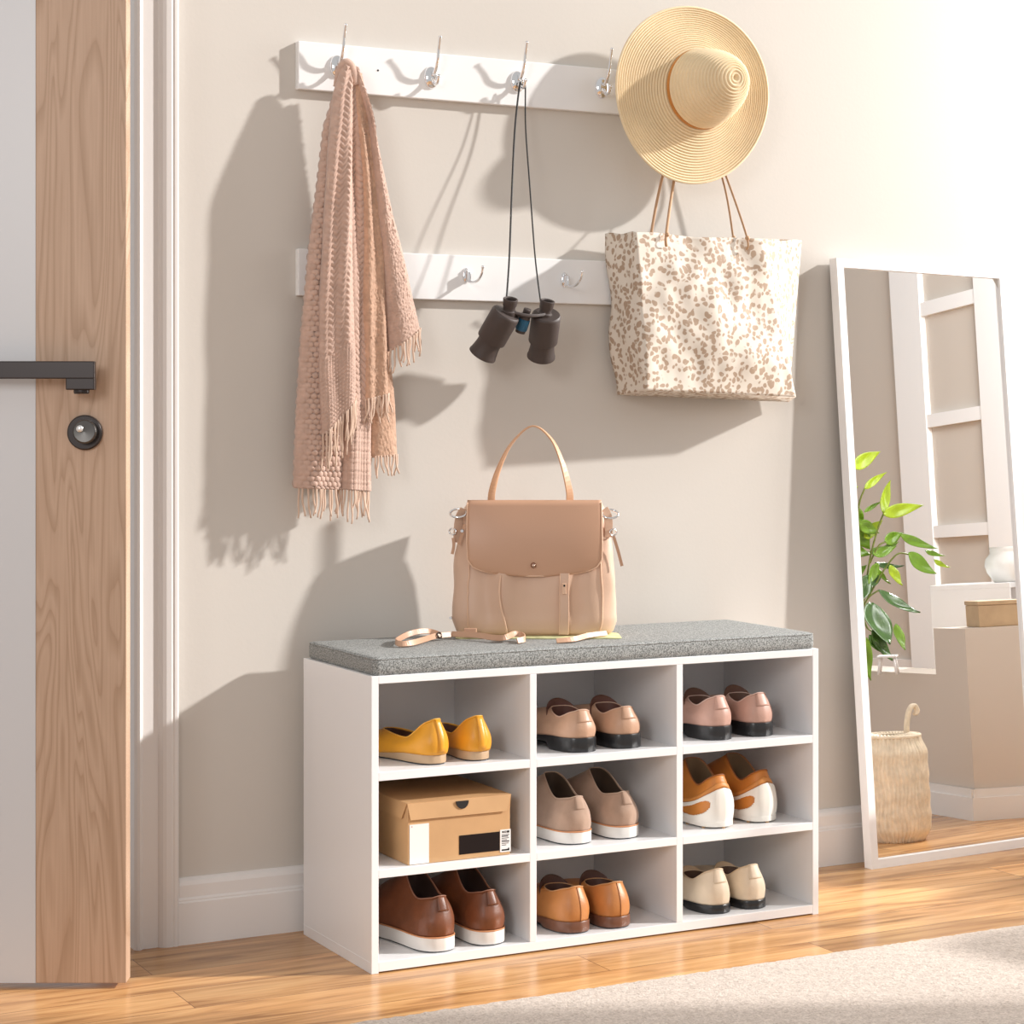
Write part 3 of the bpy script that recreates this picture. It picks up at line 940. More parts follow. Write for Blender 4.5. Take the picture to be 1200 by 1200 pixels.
# ------------------------------------------------------------------ scarf
scarf = thing('scarf', 'dusty pink knitted scarf with fringes hanging from the leftmost coat hook', 'scarf', P(405, 85, 0.0))
SL = scarf.location.copy()
def poly(pts, v):
    """position along polyline by fraction of its vertical extent"""
    y = lerp(pts[0][1], pts[-1][1], v)
    for (xa, ya), (xb, yb) in zip(pts, pts[1:]):
        if y <= yb or (xb, yb) == pts[-1]:
            return lerp(xa, xb, (y - ya) / max(1e-6, yb - ya)), y
    return pts[-1]
def fold(left, right, yb, bulge, pattern, m, amp=0.0018, twist=0.0, pleats=0, pl_amp=0.0, fr=0.055, n_fr=14, nv=260, nu=44, ytop=None, seed=0):
    rows = []
    for i in range(nv + 1):
        v = i / nv
        lx, ly = poly(left, v); rx, ry = poly(right, v)
        yy0 = lerp(ytop if ytop is not None else yb, yb, sstep(0, 0.25, v))
        row = []
        a = P(lx, ly, yy0); b = P(rx, ry, yy0)
        wid = (b - a).length
        for j in range(nu + 1):
            u = j / nu
            p = a.lerp(b, u)
            d = 1.25 * bulge * (max(0, math.sin(PI * u)) ** 0.6) * sstep(-0.15, 0.2, v)
            if pleats:
                d += pl_amp * math.sin(2 * PI * pleats * u + 1.3 * math.sin(3 * v + seed)) * sstep(0, 0.3, v)
            d += 0.004 * mnoise.noise(Vector((u * 2.5, v * 5, seed)))
            # knit relief
            su, sv = u * wid, v * abs(left[-1][1] - left[0][1]) / 600.0
            if pattern == 'braid':
                kx = (su / 0.020) % 1.0
                ch = abs(kx - 0.5) * 2
                hgt = abs(math.sin(PI * (sv / 0.0125 + ch * 0.9)))
                hgt *= 0.4 + 0.6 * abs(math.sin(PI * kx))
                if v > 0.80:
                    hgt = abs(math.sin(PI * su / 0.008) * math.sin(PI * sv / 0.008))
            elif pattern == 'eyelet':
                off = 0.5 * (int(sv / 0.010) % 2)
                hgt = abs(math.sin(PI * (su / 0.011 + off)) * math.sin(PI * sv / 0.010))
            else:
                hgt = 0.5 + 0.8 * mnoise.noise(Vector((su * 330, sv * 330, seed)))
            d += 1.9 * amp * hgt
            row.append(p - Vector((0, d, 0)) - SL)
        rows.append(row)
    bm = nb(); grid(bm, rows)
    f = obj('fold', fin(bm), m, scarf, smooth=True, solid=0.006, offset=1 if False else -1)
    last = rows[-1]
    bm = nb()
    rnd = random.Random(seed + 5)
    for q in range(n_fr):
        u = (q + 0.5 + rnd.uniform(-0.3, 0.3)) / n_fr * nu
        j = min(nu - 1, max(0, int(u)))
        p0 = last[j].lerp(last[j + 1], min(1, max(0, u - j)))
        ln = fr * rnd.uniform(0.75, 1.2)
        pts = []
        ph = rnd.uniform(0, 6); sw = rnd.uniform(-0.008, 0.008)
        for s in range(9):
            t = s / 8
            pts.append(p0 + Vector((sw * t * t + 0.0022 * math.sin(ph + 6 * t) * t, -0.001 + 0.003 * math.sin(ph * 2 + 4 * t) * t, 0.004 - ln * t)))
        tube(bm, pts, [0.0023 * (1 - 0.25 * s / 8) for s in range(9)], 6)
    obj('fringe', bm, M_fringe, f, smooth=True)
    return f
# back layers (nearest the wall) first, the front layers last
fold([(398, 95), (380, 150), (370, 230), (361, 300), (354, 385), (349, 480), (346, 572)], [(412, 95), (410, 200), (405, 300), (402, 400), (398, 500), (396, 574)], -0.002, 0.024, 'eyelet', M_knit, amp=0.0030, pleats=1.5, pl_amp=0.006, fr=0.058, n_fr=13, seed=1)
fold([(402, 95), (400, 300), (396, 450), (394, 573)], [(418, 95), (425, 250), (430, 400), (430, 500), (430, 576)], -0.006, 0.020, 'braid', M_knit, pleats=1.5, pl_amp=0.005, fr=0.062, n_fr=14, seed=2)
fold([(408, 90), (418, 250), (425, 400), (427, 537)], [(420, 90), (440, 250), (455, 400), (462, 470), (465, 534)], 0.000, 0.016, 'seed', M_knit2, fr=0.042, n_fr=11, seed=3)
fold([(408, 86), (416, 200), (420, 320), (424, 470)], [(424, 86), (440, 200), (449, 300), (453, 400), (455, 462)], -0.020, 0.018, 'seed', M_knit2, pleats=1.5, pl_amp=0.005, fr=0.052, n_fr=12, seed=4, ytop=-0.012)
fold([(411, 78), (428, 140), (440, 260), (448, 340), (454, 412)], [(420, 80), (440, 170), (458, 250), (474, 310), (491, 386)], -0.024, 0.022, 'seed', M_knit, amp=0.0020, fr=0.050, n_fr=13, seed=5, ytop=-0.015)
fold([(400, 76), (390, 110), (382, 180), (377, 260), (372, 350), (371, 440), (374, 512)], [(412, 80), (411, 160), (413, 240), (414, 330), (417, 400), (416, 466)], -0.030, 0.022, 'braid', M_knit, amp=0.0026, pleats=1.5, pl_amp=0.006, fr=0.075, n_fr=16, seed=6, ytop=-0.018)
bm = nb()
for px_, py0, py1 in ((391, 190, 246), (388.5, 196, 236), (386, 204, 252), (393, 186, 228)):
    tube(bm, smoothpath([P(px_ + 1.2 * math.sin(k * 2.1 + px_), lerp(py0, py1, k / 4), -0.046) - SL for k in range(5)], 3), 0.0021, 6)
obj('fringe', bm, M_fringe, scarf, smooth=True)
# gathered loop over the hook
bm = nb()
pts = smoothpath([P(396, 102, -0.004) - SL, P(399, 84, -0.012) - SL, P(405, 74, -0.02) - SL, P(412, 80, -0.022) - SL, P(416, 100, -0.02) - SL], 6)
tube(bm, pts, [0.010] * len(pts), 16)
obj('gather', bm, M_knit, scarf, smooth=True)

# ------------------------------------------------------------------ binoculars
bino = thing('binoculars', 'dark brown binoculars hanging by a thin black cord from the third upper hook', 'binoculars', P(606, 372, -0.05))
BL_ = bino.location.copy()
def barrel(top, bot):
    a = P(*top, -0.095) - BL_; b = P(*bot, -0.040) - BL_
    ax = (b - a); Ln = ax.length
    Mx = axis(a, ax)
    k = Ln / 0.125
    bm = nb()
    lathe(bm, [(0.0, -0.006), (0.0285, -0.006), (0.0305, -0.004), (0.0315, 0.000), (0.0315, 0.010), (0.0315, 0.074 * k), (0.0305, 0.077 * k), (0.0262, 0.078 * k), (0.0258, 0.088 * k), (0.0268, 0.100 * k), (0.0290, 0.116 * k), (0.0305, Ln - 0.003), (0.0305, Ln), (0.029, Ln + 0.001), (0.0265, Ln - 0.006), (0.0, Ln - 0.008)], Mx, seg=40)
    o = obj('barrel', fin(bm), M_rubber, bino, smooth=True, sharp=40)
    bm = lathe(nb(), [(0.0, Ln - 0.006), (0.015, Ln - 0.0045), (0.0262, Ln - 0.003)], Mx, seg=32)
    obj('objective_lens', bm, M_rubber2, o, smooth=True)
    return a, b, ax.normalized()
aL, bL, axL = barrel((592, 369), (565, 416))
aR, bR, axR = barrel((640, 371), (634, 418))
def eyecup(base, tip):
    a = P(*base, -0.096) - BL_; b = P(*tip, -0.108) - BL_
    ax = b - a; Ln = ax.length
    bm = lathe(nb(), [(0.0, -0.006), (0.0165, -0.006), (0.0165, 0.004), (0.0135, 0.006), (0.0128, 0.012), (0.0148, 0.016), (0.0156, Ln - 0.004), (0.0160, Ln - 0.001), (0.0145, Ln), (0.0118, Ln - 0.002), (0.0115, Ln - 0.014), (0.0, Ln - 0.014)], axis(a, ax), seg=28)
    o = obj('eyecup', fin(bm), M_rubber, bino, smooth=True, sharp=40)
    bm = lathe(nb(), [(0.0, Ln - 0.0125), (0.0112, Ln - 0.0125)], axis(a, ax), seg=24)
    obj('eyepiece_lens', bm, M_rubber2, o)
eyecup((596, 366), (598.5, 350)); eyecup((638, 369), (642, 352))
# bridge plate with scalloped front edge, hinge and blue focus wheel
bm = nb()
ca = P(600, 367, -0.094) - BL_; cb = P(634, 369, -0.094) - BL_
ribbon(bm, smoothpath([ca, ca.lerp(cb, .33) + Vector((0, -0.004, -0.004)), ca.lerp(cb, .66) + Vector((0, -0.004, -0.004)), cb], 5), (0, 1, 0), 0.034, 0.007)
obj('bridge', bm, M_rubber, bino, smooth=False, bevel=0.002)
ht = P(618, 363, -0.100) - BL_; hb = P(609.5, 389, -0.078) - BL_
bm = lathe(nb(), [(0, -0.002), (0.0075, -0.002), (0.008, 0.0), (0.008, 0.008), (0.006, 0.010), (0.006, 0.018)], axis(ht, hb - ht), seg=24)
obj('hinge_cap', fin(bm), M_rubber, bino, smooth=True)
Lh = (hb - ht).length
prof_ = [(0, Lh * 0.38), (0.0125, Lh * 0.38)]
bm = nb()
rows = []
for zf, rf in ((0.40, 0.9), (0.43, 1.0), (0.84, 1.0), (0.90, 0.9), (0.90, 0.5)):
    rows.append([axis(ht, hb - ht) @ Vector(((0.0125 * rf + 0.0005 * (k % 2)) * math.cos(2 * PI * k / 48), (0.0125 * rf + 0.0005 * (k % 2)) * math.sin(2 * PI * k / 48), Lh * zf)) for k in range(48)])
grid(bm, rows, closed=True, cap0=True, cap1=True)
obj('focus_wheel', fin(bm), M_blue, bino, smooth=False)
bm = lathe(nb(), [(0, Lh * 0.2), (0.0105, Lh * 0.2), (0.0115, Lh * 0.3), (0.0115, Lh * 0.40), (0, Lh * 0.40)], axis(ht, hb - ht), seg=24)
lathe(bm, [(0, Lh * 0.88), (0.0115, Lh * 0.88), (0.0105, Lh * 1.02), (0, Lh * 1.03)], axis(ht, hb - ht), seg=24)
obj('hinge_barrel', fin(bm), M_rubber, bino, smooth=True, sharp=40)
bm = nb()
hkp = P(606, 96, RY) + Vector((0, -0.024, -0.0135))
cl = smoothpath([P(593.5, 352, -0.090), P(597, 300, -0.055), P(600, 220, -0.028), P(603.5, 150, -0.000), hkp + Vector((-0.0065, 0, 0.001)), hkp + Vector((-0.002, 0, 0.004)), hkp + Vector((0.003, 0, 0.004)), hkp + Vector((0.0075, 0, 0.001)), P(616, 150, -0.000), P(621, 220, -0.028), P(627, 300, -0.055), P(633.5, 354, -0.090)], 8)
tube(bm, [p - BL_ for p in cl], 0.0021, 8, flat=0.7)
obj('neck_cord', bm, M_cord, bino, smooth=True)

# ------------------------------------------------------------------ straw hat
hc = P(810, 111, -0.042)
hat = thing('straw_hat', 'wide-brimmed natural straw sun hat hanging over the right end of the upper rail', 'hat', hc)
# local frame: z = crown direction (towards the room, -y), u = x, w = world z
HR = 0.1985
cro = Vector((0.018, 0.0, 0.012))     # crown sits slightly off centre
def hatpoint(r, dpt, a, cx=0.0, cz=0.0, ex=1.0):
    return Vector((cx + r * math.cos(a) * ex, -dpt, cz + r * math.sin(a)))
profile = []
# brim from rim inwards then crown up
nb_ = 150
for i in range(nb_ + 1):
    t = i / nb_
    r = lerp(HR, 0.088, t)
    d = 0.030 * (1 - t) ** 1.2 * 0.0 + 0.006 + 0.018 * math.sin(PI * t) * -0.6 + 0.004 * t
    off = t
    rip = 0.0021 * math.sin(2 * PI * i / 7.5)
    profile.append((r, d + rip, off))
nc = 150
for i in range(1, nc + 1):
    t = i / nc
    a = t * PI / 2
    # tapering crown with a dimpled tip
    ph = t * PI / 2
    r = 0.088 * math.cos(ph) ** 0.80 * (1 - 0.06 * math.sin(2 * ph))
    d = 0.010 + 0.122 * math.sin(ph) ** 1.0
    if t > 0.93:
        d -= 0.007 * ((t - 0.93) / 0.07) ** 1.5
    rip = 0.0021 * math.sin(2 * PI * i / 7.5)
    profile.append((max(r, 0.0005) + rip * (1 - t), d + rip * t, 1.0 + 0.8 * t))
def hat_rows(prof, seg=120):
    rows = []
    for r, d, off in prof:
        row = []
        for k in range(seg):
            a = 2 * PI * k / seg
            wob = 0.0025 * math.sin(2 * a + 0.6) + 0.0015 * math.sin(3 * a)
            edge = max(0, (r - 0.12) / 0.08)
            p = hatpoint(r + wob * edge, d + 0.005 * math.sin(2 * a + 1.0) * edge, a, cro.x * off, cro.z * off)
            row.append(p)
        rows.append(row)
    return rows
split = nb_ + 1
bm = nb(); grid(bm, hat_rows(profile[:split]), closed=True)
obj('brim', fin(bm), M_straw, hat, smooth=True, solid=0.0022)
bm = nb(); grid(bm, hat_rows(profile[split - 1:]), closed=True, cap1=True)
obj('crown', fin(bm), M_straw, hat, smooth=True, solid=0.0018)
bm = nb(); tube(bm, [hatpoint(HR + 0.0025 * math.sin(2 * a + 0.6) + 0.0015 * math.sin(3 * a), 0.006 + 0.005 * math.sin(2 * a + 1.0), a) for a in [2 * PI * k / 120 for k in range(120)]], 0.0022, 8, closed=True)
obj('brim_edge', fin(bm), M_straw, hat, smooth=True)
bm = nb()
rows = [[hatpoint(rr, dd, 2 * PI * k / 80, cro.x, cro.z) for k in range(80)] for rr, dd in ((0.0905, 0.012), (0.0895, 0.020), (0.0875, 0.020), (0.0875, 0.012))]
rows.append(rows[0])
grid(bm, rows, closed=True)
obj('hat_band', fin(bm), mat('orange_leather_band', (0.56, 0.23, 0.055), 0.45), hat, smooth=False)

# ------------------------------------------------------------------ tote bag
M_tote = leopard()
TL = P(770, 370, -0.04)
tote = thing('tote_bag', 'large canvas tote bag with brown leopard print hanging below the straw hat', 'tote bag', TL)
TB = [P(723, 463, 0.025), P(757, 457, -0.098), P(933, 465, -0.065), None]
TT = [P(707.5, 274, 0.020), P(745, 272, -0.085), P(893, 281, -0.080), P(939.5, 282, -0.015)]
TB[3] = P(924, 471, 0.024)
def side_pts(C4, n=(16, 60, 16, 50)):
    out = []
    for s in range(4):
        a, b = C4[s], C4[(s + 1) % 4]
        for i in range(n[s]):
            out.append((a.lerp(b, i / n[s]), s, i / n[s]))
    return out
rows = []
NV = 60
bt, tp = side_pts(TB), side_pts(TT)
cen = (TB[0] + TB[2]) / 2
for j in range(NV + 1):
    v = j / NV
    row = []
    for (pb, s, u), (pt_, _, _) in zip(bt, tp):
        p = pb.lerp(pt_, v)
        nrm = {0: Vector((-1, 0, 0)), 1: Vector((0, -1, 0)), 2: Vector((0.35, -0.3, 0)), 3: Vector((0, 0.15, 0))}[s]
        bul = math.sin(PI * u) * math.sin(PI * min(1, v * 1.02)) * (0.014 if s == 1 else 0.004)
        wr = 0.014 * mnoise.noise(Vector((p.x * 9, p.y * 9, p.z * 7))) + 0.006 * mnoise.noise(Vector((p.x * 24 + 5, p.y * 20, p.z * 18)))
        if s == 1:
            # diagonal drag lines from the handle roots
            wr += 0.006 * math.sin((u * 2.2 + (1 - v) * -1.2) * PI * 2.0) * sstep(0.45, 0.95, v) * math.sin(PI * u)
        if s == 3:
            wr *= 0.2
        edge_drop = 0.0
        p = p + nrm * (bul + wr * math.sin(PI * min(0.5, v * 2.5 if v < 0.2 else 0.5)) * (1 if s != 3 else 0.3))
        if v > 0.97:
            p.z += 0.002 * math.sin(u * PI * 3)
        if p.y > 0.027:
            p.y = 0.027
        row.append(p - TL)
    rows.append(row)
bm = nb(); grid(bm, rows, closed=True, cap0=True)
obj('bag_body', fin(bm), M_tote, tote, smooth=True, solid=0.0018, offset=-1)
M_rope = mat('tan_leather_cord', (0.50, 0.30, 0.17), 0.6)
hp = HK5 + Vector((0, -0.026, -0.012))
def handle(p0, mid0, mid1, p1, yo):
    bm = nb()
    pts = smoothpath([p0 - Vector((0, 0, 0.03)), p0, mid0, hp + Vector((-0.009, yo, 0.002)), hp + Vector((0, yo, 0.006)), hp + Vector((0.009, yo, 0.002)), mid1, p1, p1 - Vector((0, 0, 0.03))], 8)
    tube(bm, [p - TL for p in pts], 0.0033, 8, flat=0.5)
    o = obj('handle', bm, M_rope, tote, smooth=True)
    for q in (p0, p1):
        bm = nb()
        bmesh.ops.create_uvsphere(bm, u_segments=12, v_segments=8, radius=0.0055, matrix=Matrix.Translation(q - TL + Vector((0, -0.003, -0.004))))
        obj('knot', bm, M_rope, o, smooth=True)
handle(P(781, 273, -0.088), P(791, 205, -0.012), P(851, 207, -0.012), P(875, 277, -0.088), -0.006)
handle(P(763, 275, 0.008), P(777, 205, 0.008), P(846, 207, 0.005), P(859, 277, 0.008), 0.006)

# ------------------------------------------------------------------ handbag on the cushion
HB0 = PZ(627, 747, 0.6015)
HB0.z = 0.605
hb_ = thing('handbag', 'tan leather handbag with arched handle standing on the grey bench cushion', 'handbag', HB0, -YAW)
q = (HB0 - CP).dot(Vector((syw, cyw, 0))) / FOC
lx = lambda px: (px - 627) * q
lz = lambda py: (748 - py) * q
def LP(px, py, y):
    k = 1 + y / (q * FOC)
    return Vector((lx(px) * k, y, lz(py) * k))
rows = []
NB = 96
dep = 0.055
prof_b = [(0.0, .158, .050), (0.006, .166, .056), (0.03, .173, .060), (0.07, .173, .060), (0.12, .170, .058), (0.17, .166, .055), (0.22, .158, .048), (0.255, .150, .038), (0.268, .147, .030), (0.272, .143, .022)]
def body_pt(z, a):
    w = interp([(p[0], p[1]) for p in prof_b], z); d = interp([(p[0], p[2]) for p in prof_b], z)
    n_ = 4.0
    ca, sa = math.cos(a), math.sin(a)
    x = w * math.copysign(abs(ca) ** (2 / n_), ca); y = d * math.copysign(abs(sa) ** (2 / n_), sa)
    if y < 0:
        # gathered pleats that hang from the drawstring
        pl = 0.0
        for xc, wd, am in ((-0.068, 0.016, 0.006), (-0.040, 0.012, -0.005), (0.058, 0.016, 0.005), (0.085, 0.02, -0.004), (-0.10, 0.02, -0.004)):
            pl += 1.7 * am * math.exp(-((x - xc - 0.02 * (0.12 - z)) / wd) ** 2)
        pl += 0.006 * mnoise.noise(Vector((x * 16, z * 12, 1)))
        y -= pl * sstep(0.0, 0.05, z)
    x += 0.004 * mnoise.noise(Vector((a * 2, z * 18, 4)))
    return Vector((x - 0.001, y + dep, z))
zs = [i / 36 * 0.272 for i in range(37)]
for z in zs:
    rows.append([body_pt(z, 2 * PI * k / NB) for k in range(NB)])
bm = nb(); grid(bm, rows, closed=True, cap0=True, cap1=True)
M_bag = mat('tan_bag_leather', (0.68, 0.46, 0.335), 0.45, bump=0.1, bscale=260, var=0.04, vscale=8)
obj('bag_body', fin(bm), M_bag, hb_, smooth=True)
# corner piping
for sx in (-1, 1):
    bm = nb()
    pts = []
    for i in range(24):
        z = 0.004 + i / 23 * 0.245
        w = interp([(p[0], p[1]) for p in prof_b], z) * 0.815
        best = min((body_pt(z, -PI / 2 + sx * t_ * PI / 2 / 60) for t_ in range(0, 61)), key=lambda p_: abs(p_.x - sx * w))
        pts.append(best + Vector((0, -0.0008, 0)))
    tube(bm, pts, 0.0016, 6)
    obj('seam_piping', bm, M_tanedge, hb_, smooth=True)
# flap: from the back, over the top, down the front
flo = [(0.0, lx(547.5), lx(705)), (0.55, lx(547), lx(705.5)), (0.78, lx(548), lx(705)), (0.88, lx(554), lx(699)), (0.94, lx(566), lx(688)), (0.98, lx(587), lx(667)), (1.0, lx(612), lx(642))]
ztop_, zend = lz(590), lz(677.5)
def flap_front(u, s):
    xl, xr = interp([(a, b) for a, b, c_ in flo], s), interp([(a, c_) for a, b, c_ in flo], s)
    x = lerp(xl, xr, u)
    z = lerp(ztop_ - 0.004, zend, s)
    y = -0.012 + 0.018 * (1 - s) ** 2 - 0.004 * math.sin(PI * s) + 0.006 * (2 * u - 1) ** 4
    return Vector((x, y, z))
rows = []
for i in range(8):
    t = i / 7
    xl, xr = lx(547.5), lx(705)
    rows.append([Vector((lerp(xl, xr, u / 40), 0.10 - 0.085 * t, lerp(ztop_ - 0.02, ztop_, math.sin(PI * t / 2 * 1.0)))) for u in range(41)])
for i in range(1, 61):
    s = 1 - (1 - i / 60) ** 1.4
    rows.append([flap_front(u / 40, s) for u in range(41)])
bm = nb(); grid(bm, rows)
M_flap = mat('tan_flap_leather', (0.56, 0.33, 0.215), 0.40, bump=0.05, bscale=260)
flap = obj('flap', fin(bm), M_flap, hb_, smooth=True, solid=0.003)
rimp = [flap_front(0, s / 40) for s in range(41)] + [flap_front(u / 10, 1) for u in range(1, 10)] + [flap_front(1, 1 - s / 40) for s in range(41)]
bm = nb(); tube(bm, [p + Vector((0, -0.0008, 0)) for p in rimp], 0.0017, 6)
obj('flap_edge', bm, M_tanedge, flap, smooth=True)
bm = lathe(nb(), [(0, 0), (0.0055, 0), (0.006, 0.002), (0.0035, 0.004), (0.0028, 0.006), (0.0045, 0.008), (0.003, 0.0105), (0, 0.011)], axis(LP(625, 664.5, -0.0145), (0, -1, 0)), seg=20)
obj('snap_button', fin(bm), mat('rose_metal', (0.55, 0.40, 0.33), 0.25, metal=1), flap, smooth=True)
# arched handle
hpts = smoothpath([LP(576, 594, 0.03), LP(577, 580, 0.03), LP(585, 553, 0.03), LP(600, 524, 0.03), LP(624, 504, 0.03), LP(646, 519, 0.03), LP(659, 547, 0.03), LP(667, 578, 0.03), LP(668, 594, 0.03)], 6)
n_ = len(hpts)
wd = []
for i in range(n_):
    t = i / (n_ - 1)
    e_ = abs(2 * t - 1)
    wd.append(Vector((e_ ** 1.5 * 0.9 + 0.12, 1 - e_ * 0.75, 0.0)))
bm = nb(); ribbon(bm, hpts, wd, 0.016, 0.0034)
obj('handle', bm, mat('handle_leather', (0.62, 0.36, 0.21), 0.45), hb_, smooth=False, bevel=0.0008)
# side rings, tabs, buckles and strap ends
def ring(c, r, rt, nrm):
    bm = nb()
    Mx = axis(c, nrm)
    tube(bm, [Mx @ Vector((r * math.cos(a), r * 0.72 * math.sin(a), 0)) for a in [2 * PI * k / 24 for k in range(24)]], rt, 8, closed=True)
    return bm
for sgn, rc, tab, buck, tail in ((-1, (540, 605), [(544, 600), (538, 612), (536, 640)], (530.5, 627), [(531, 634), (532, 643), (530, 653)]),
                            (1, (712, 606), [(708, 600), (713, 612), (713, 634)], (718.5, 628), [(719, 632), (724, 648), (729, 667)])):
    obj('side_ring', ring(LP(rc[0] - sgn * -3, rc[1], 0.012), 0.017, 0.0024, (0.1 * sgn, -0.75, 0.8)), M_chrome, hb_, smooth=True)
    bm = nb(); ribbon(bm, smoothpath([LP(*p, 0.012 + 0.006 * i) for i, p in enumerate(tab)], 4), (1, 0.3, 0), 0.018, 0.003)
    tb = obj('side_tab', bm, M_bag, hb_, bevel=0.0008)
    obj('buckle', ring(LP(*buck, 0.02), 0.009, 0.0018, (0.7 * sgn, -1, 0)), M_chrome, tb, smooth=True)
    bm = nb(); ribbon(bm, smoothpath([LP(*p, 0.012) for p in tail], 4), (1, 0, 0.2), 0.0065, 0.0025)
    obj('strap_end', bm, M_flap, tb)
bm = nb(); ribbon(bm, smoothpath([LP(545, 617, -0.001), LP(541, 630, 0.001), LP(537.5, 641, 0.003)], 4), (1, 0, 0.2), 0.006, 0.0025)
obj('strap_end', bm, M_flap, hb_)
bm = lathe(nb(), [(0, 0), (0.004, 0), (0.003, 0.003), (0, 0.003)], axis(LP(541.5, 625, -0.003), (0, -1, 0)), seg=16)
obj('rivet', fin(bm), M_chrome, hb_)
# cords and zip tab on the front
bm = nb(); tube(bm, smoothpath([LP(586.5, 676, -0.013), LP(585, 695, -0.017), LP(586.5, 712, -0.019), LP(591, 730, -0.019), LP(594, 744, -0.014)], 6), 0.0022, 8, flat=0.6)
obj('drawstring', bm, M_tanedge, hb_, smooth=True)
bm = nb(); ribbon(bm, smoothpath([LP(661.5, 674, -0.012), LP(661, 700, -0.017), LP(661, 725, -0.017), LP(660.5, 746, -0.010)], 5), (1, 0, 0), 0.0185, 0.003)
ft = obj('front_tab', bm, M_bag, hb_, bevel=0.0008)
bm = nb()
for dx in (-0.0093, 0.0093):
    tube(bm, [p + Vector((dx, -0.0016, 0)) for p in smoothpath([LP(661.5, 674, -0.012), LP(661, 700, -0.017), LP(661, 725, -0.017), LP(660.5, 746, -0.010)], 5)], 0.0009, 5)
obj('tab_stitching', bm, M_tanedge, ft)
bm = nb(); ribbon(bm, [LP(661, 685, -0.021), LP(661, 698, -0.021)], (1, 0, 0), 0.0085, 0.003)
zp = obj('zip_pull', bm, M_tanedge, ft, bevel=0.001)
bm = lathe(nb(), [(0, 0), (0.0022, 0), (0.0018, 0.002), (0, 0.002)], axis(LP(661.2, 688, -0.0225), (0, -1, 0)), seg=12)
obj('pull_eyelet', fin(bm), M_dark, zp)
bm = lathe(nb(), [(0, 0), (0.003, 0), (0.003, 0.008), (0, 0.008)], axis(LP(529.5, 728, 0.02), (-0.3, -1, 0)), seg=14)
obj('side_stud', fin(bm), M_chrome, hb_)
# loose shoulder straps lying on the cushion
RzI = Matrix.Rotation(YAW, 4, 'Z')
def SP(px, py, h):
    return RzI @ (PZ(px, py, 0.6015 + h) - HB0)
def strap(name, pts, w, wv):
    bm = nb()
    sp = smoothpath([SP(*p) for p in pts], 6)
    ribbon(bm, sp, [Vector(wv)] * len(sp), w, 0.0028)
    return obj(name, bm, M_tan, hb_, bevel=0.0007)
strap('shoulder_strap', [(529, 743, 0.010), (545, 743.5, 0.011), (560, 744.5, 0.011), (580, 747.5, 0.009), (592, 747, 0.012), (602, 743, 0.015), (611, 744, 0.013), (615, 748.5, 0.009), (606, 751, 0.007)], 0.012, (0, 0.5, 0.85))
strap('shoulder_strap', [(711, 742, 0.010), (690, 744.5, 0.010), (672, 749, 0.008), (652, 751, 0.006)], 0.011, (0, 0.6, 0.8))
strap('shoulder_strap', [(516, 744, 0.012), (504, 740, 0.018), (491, 740, 0.020), (478, 743.5, 0.016), (468, 748.5, 0.011), (464, 752, 0.009), (470, 754.5, 0.008), (484, 753, 0.009), (498, 749, 0.010), (510, 745.5, 0.011), (528, 743.5, 0.011)], 0.0115, (0, 0.45, 0.9))
bm = nb(); ribbon(bm, [Vector((lx(544), -0.034, 0.0105)), Vector((lx(559), -0.036, 0.0105))], (0, 0, 1), 0.018, 0.007)
obj('strap_keeper', bm, M_tan, hb_, bevel=0.002)
obj('strap_buckle', ring(SP(515, 744.5, 0.012), 0.008, 0.002, (0.9, -0.4, 0.3)), mat('dark_buckle', (0.12, 0.10, 0.09), 0.3, metal=1), hb_, smooth=True)
# folded pale green cloth under the bag
bm = nb()
cl_ = rrect(-0.165, 0.178, -0.036, 0.070, 0.01)
rows = []
Rz = Matrix.Rotation(-YAW, 4, 'Z')
for ins, z in ((0.002, 0.6018), (0.0, 0.6028), (0.0, 0.6042), (0.003, 0.6049)):
    row = []
    for k, (x, y) in enumerate(cl_):
        s_ = 1 - ins / 0.1
        w_ = 0.004 * mnoise.noise(Vector((x * 30, y * 30, 2)))
        p = Rz @ Vector((x * s_ + w_ * (1 if x > 0.1 else 0.4), y * s_ + w_ * 0.5, 0))
        row.append((HB0.x + p.x, HB0.y + p.y, z))
    rows.append(row)
grid(bm, rows, closed=True, cap0=True, cap1=True)
tag(obj('folded_cloth', fin(bm), mat('pale_green_cloth', (0.66, 0.66, 0.36), 0.8, var=0.25, vscale=40), smooth=False), 'thin pale yellow-green cloth lying under the tan handbag', 'cloth')

# ------------------------------------------------------------------ leaning mirror
mTL = Vector((1.352, 0.012, 1.437)); mBL = Vector((1.411, -0.047, 0.0)); mBR = Vector((1.968, -0.013, 0.0))
mn = (mBR - mBL).cross(mTL - mBL).normalized()
if mn.y > 0:
    mn = -mn
d_ = ray(1178, 317)
mTR = CP + d_ * ((mBL - CP).dot(mn) / d_.dot(mn))
mirror = thing('standing_mirror', 'tall white-framed mirror leaning against the wall on the wooden floor', 'mirror', mBL)
fwid, fth = 0.021, 0.026
def mq(u, v, d=0.0):
    return (mBL.lerp(mBR, u)).lerp(mTL.lerp(mTR, u), v) - mn * d - mBL
Wm, Hm = (mBR - mBL).length, (mTL - mBL).length
fu, fv = fwid / Wm, fwid / Hm
bm = nb()
def fring(u0, u1, v0, v1, d):
    return [mq(u0, v0, d), mq(u1, v0, d), mq(u1, v1, d), mq(u0, v1, d)]
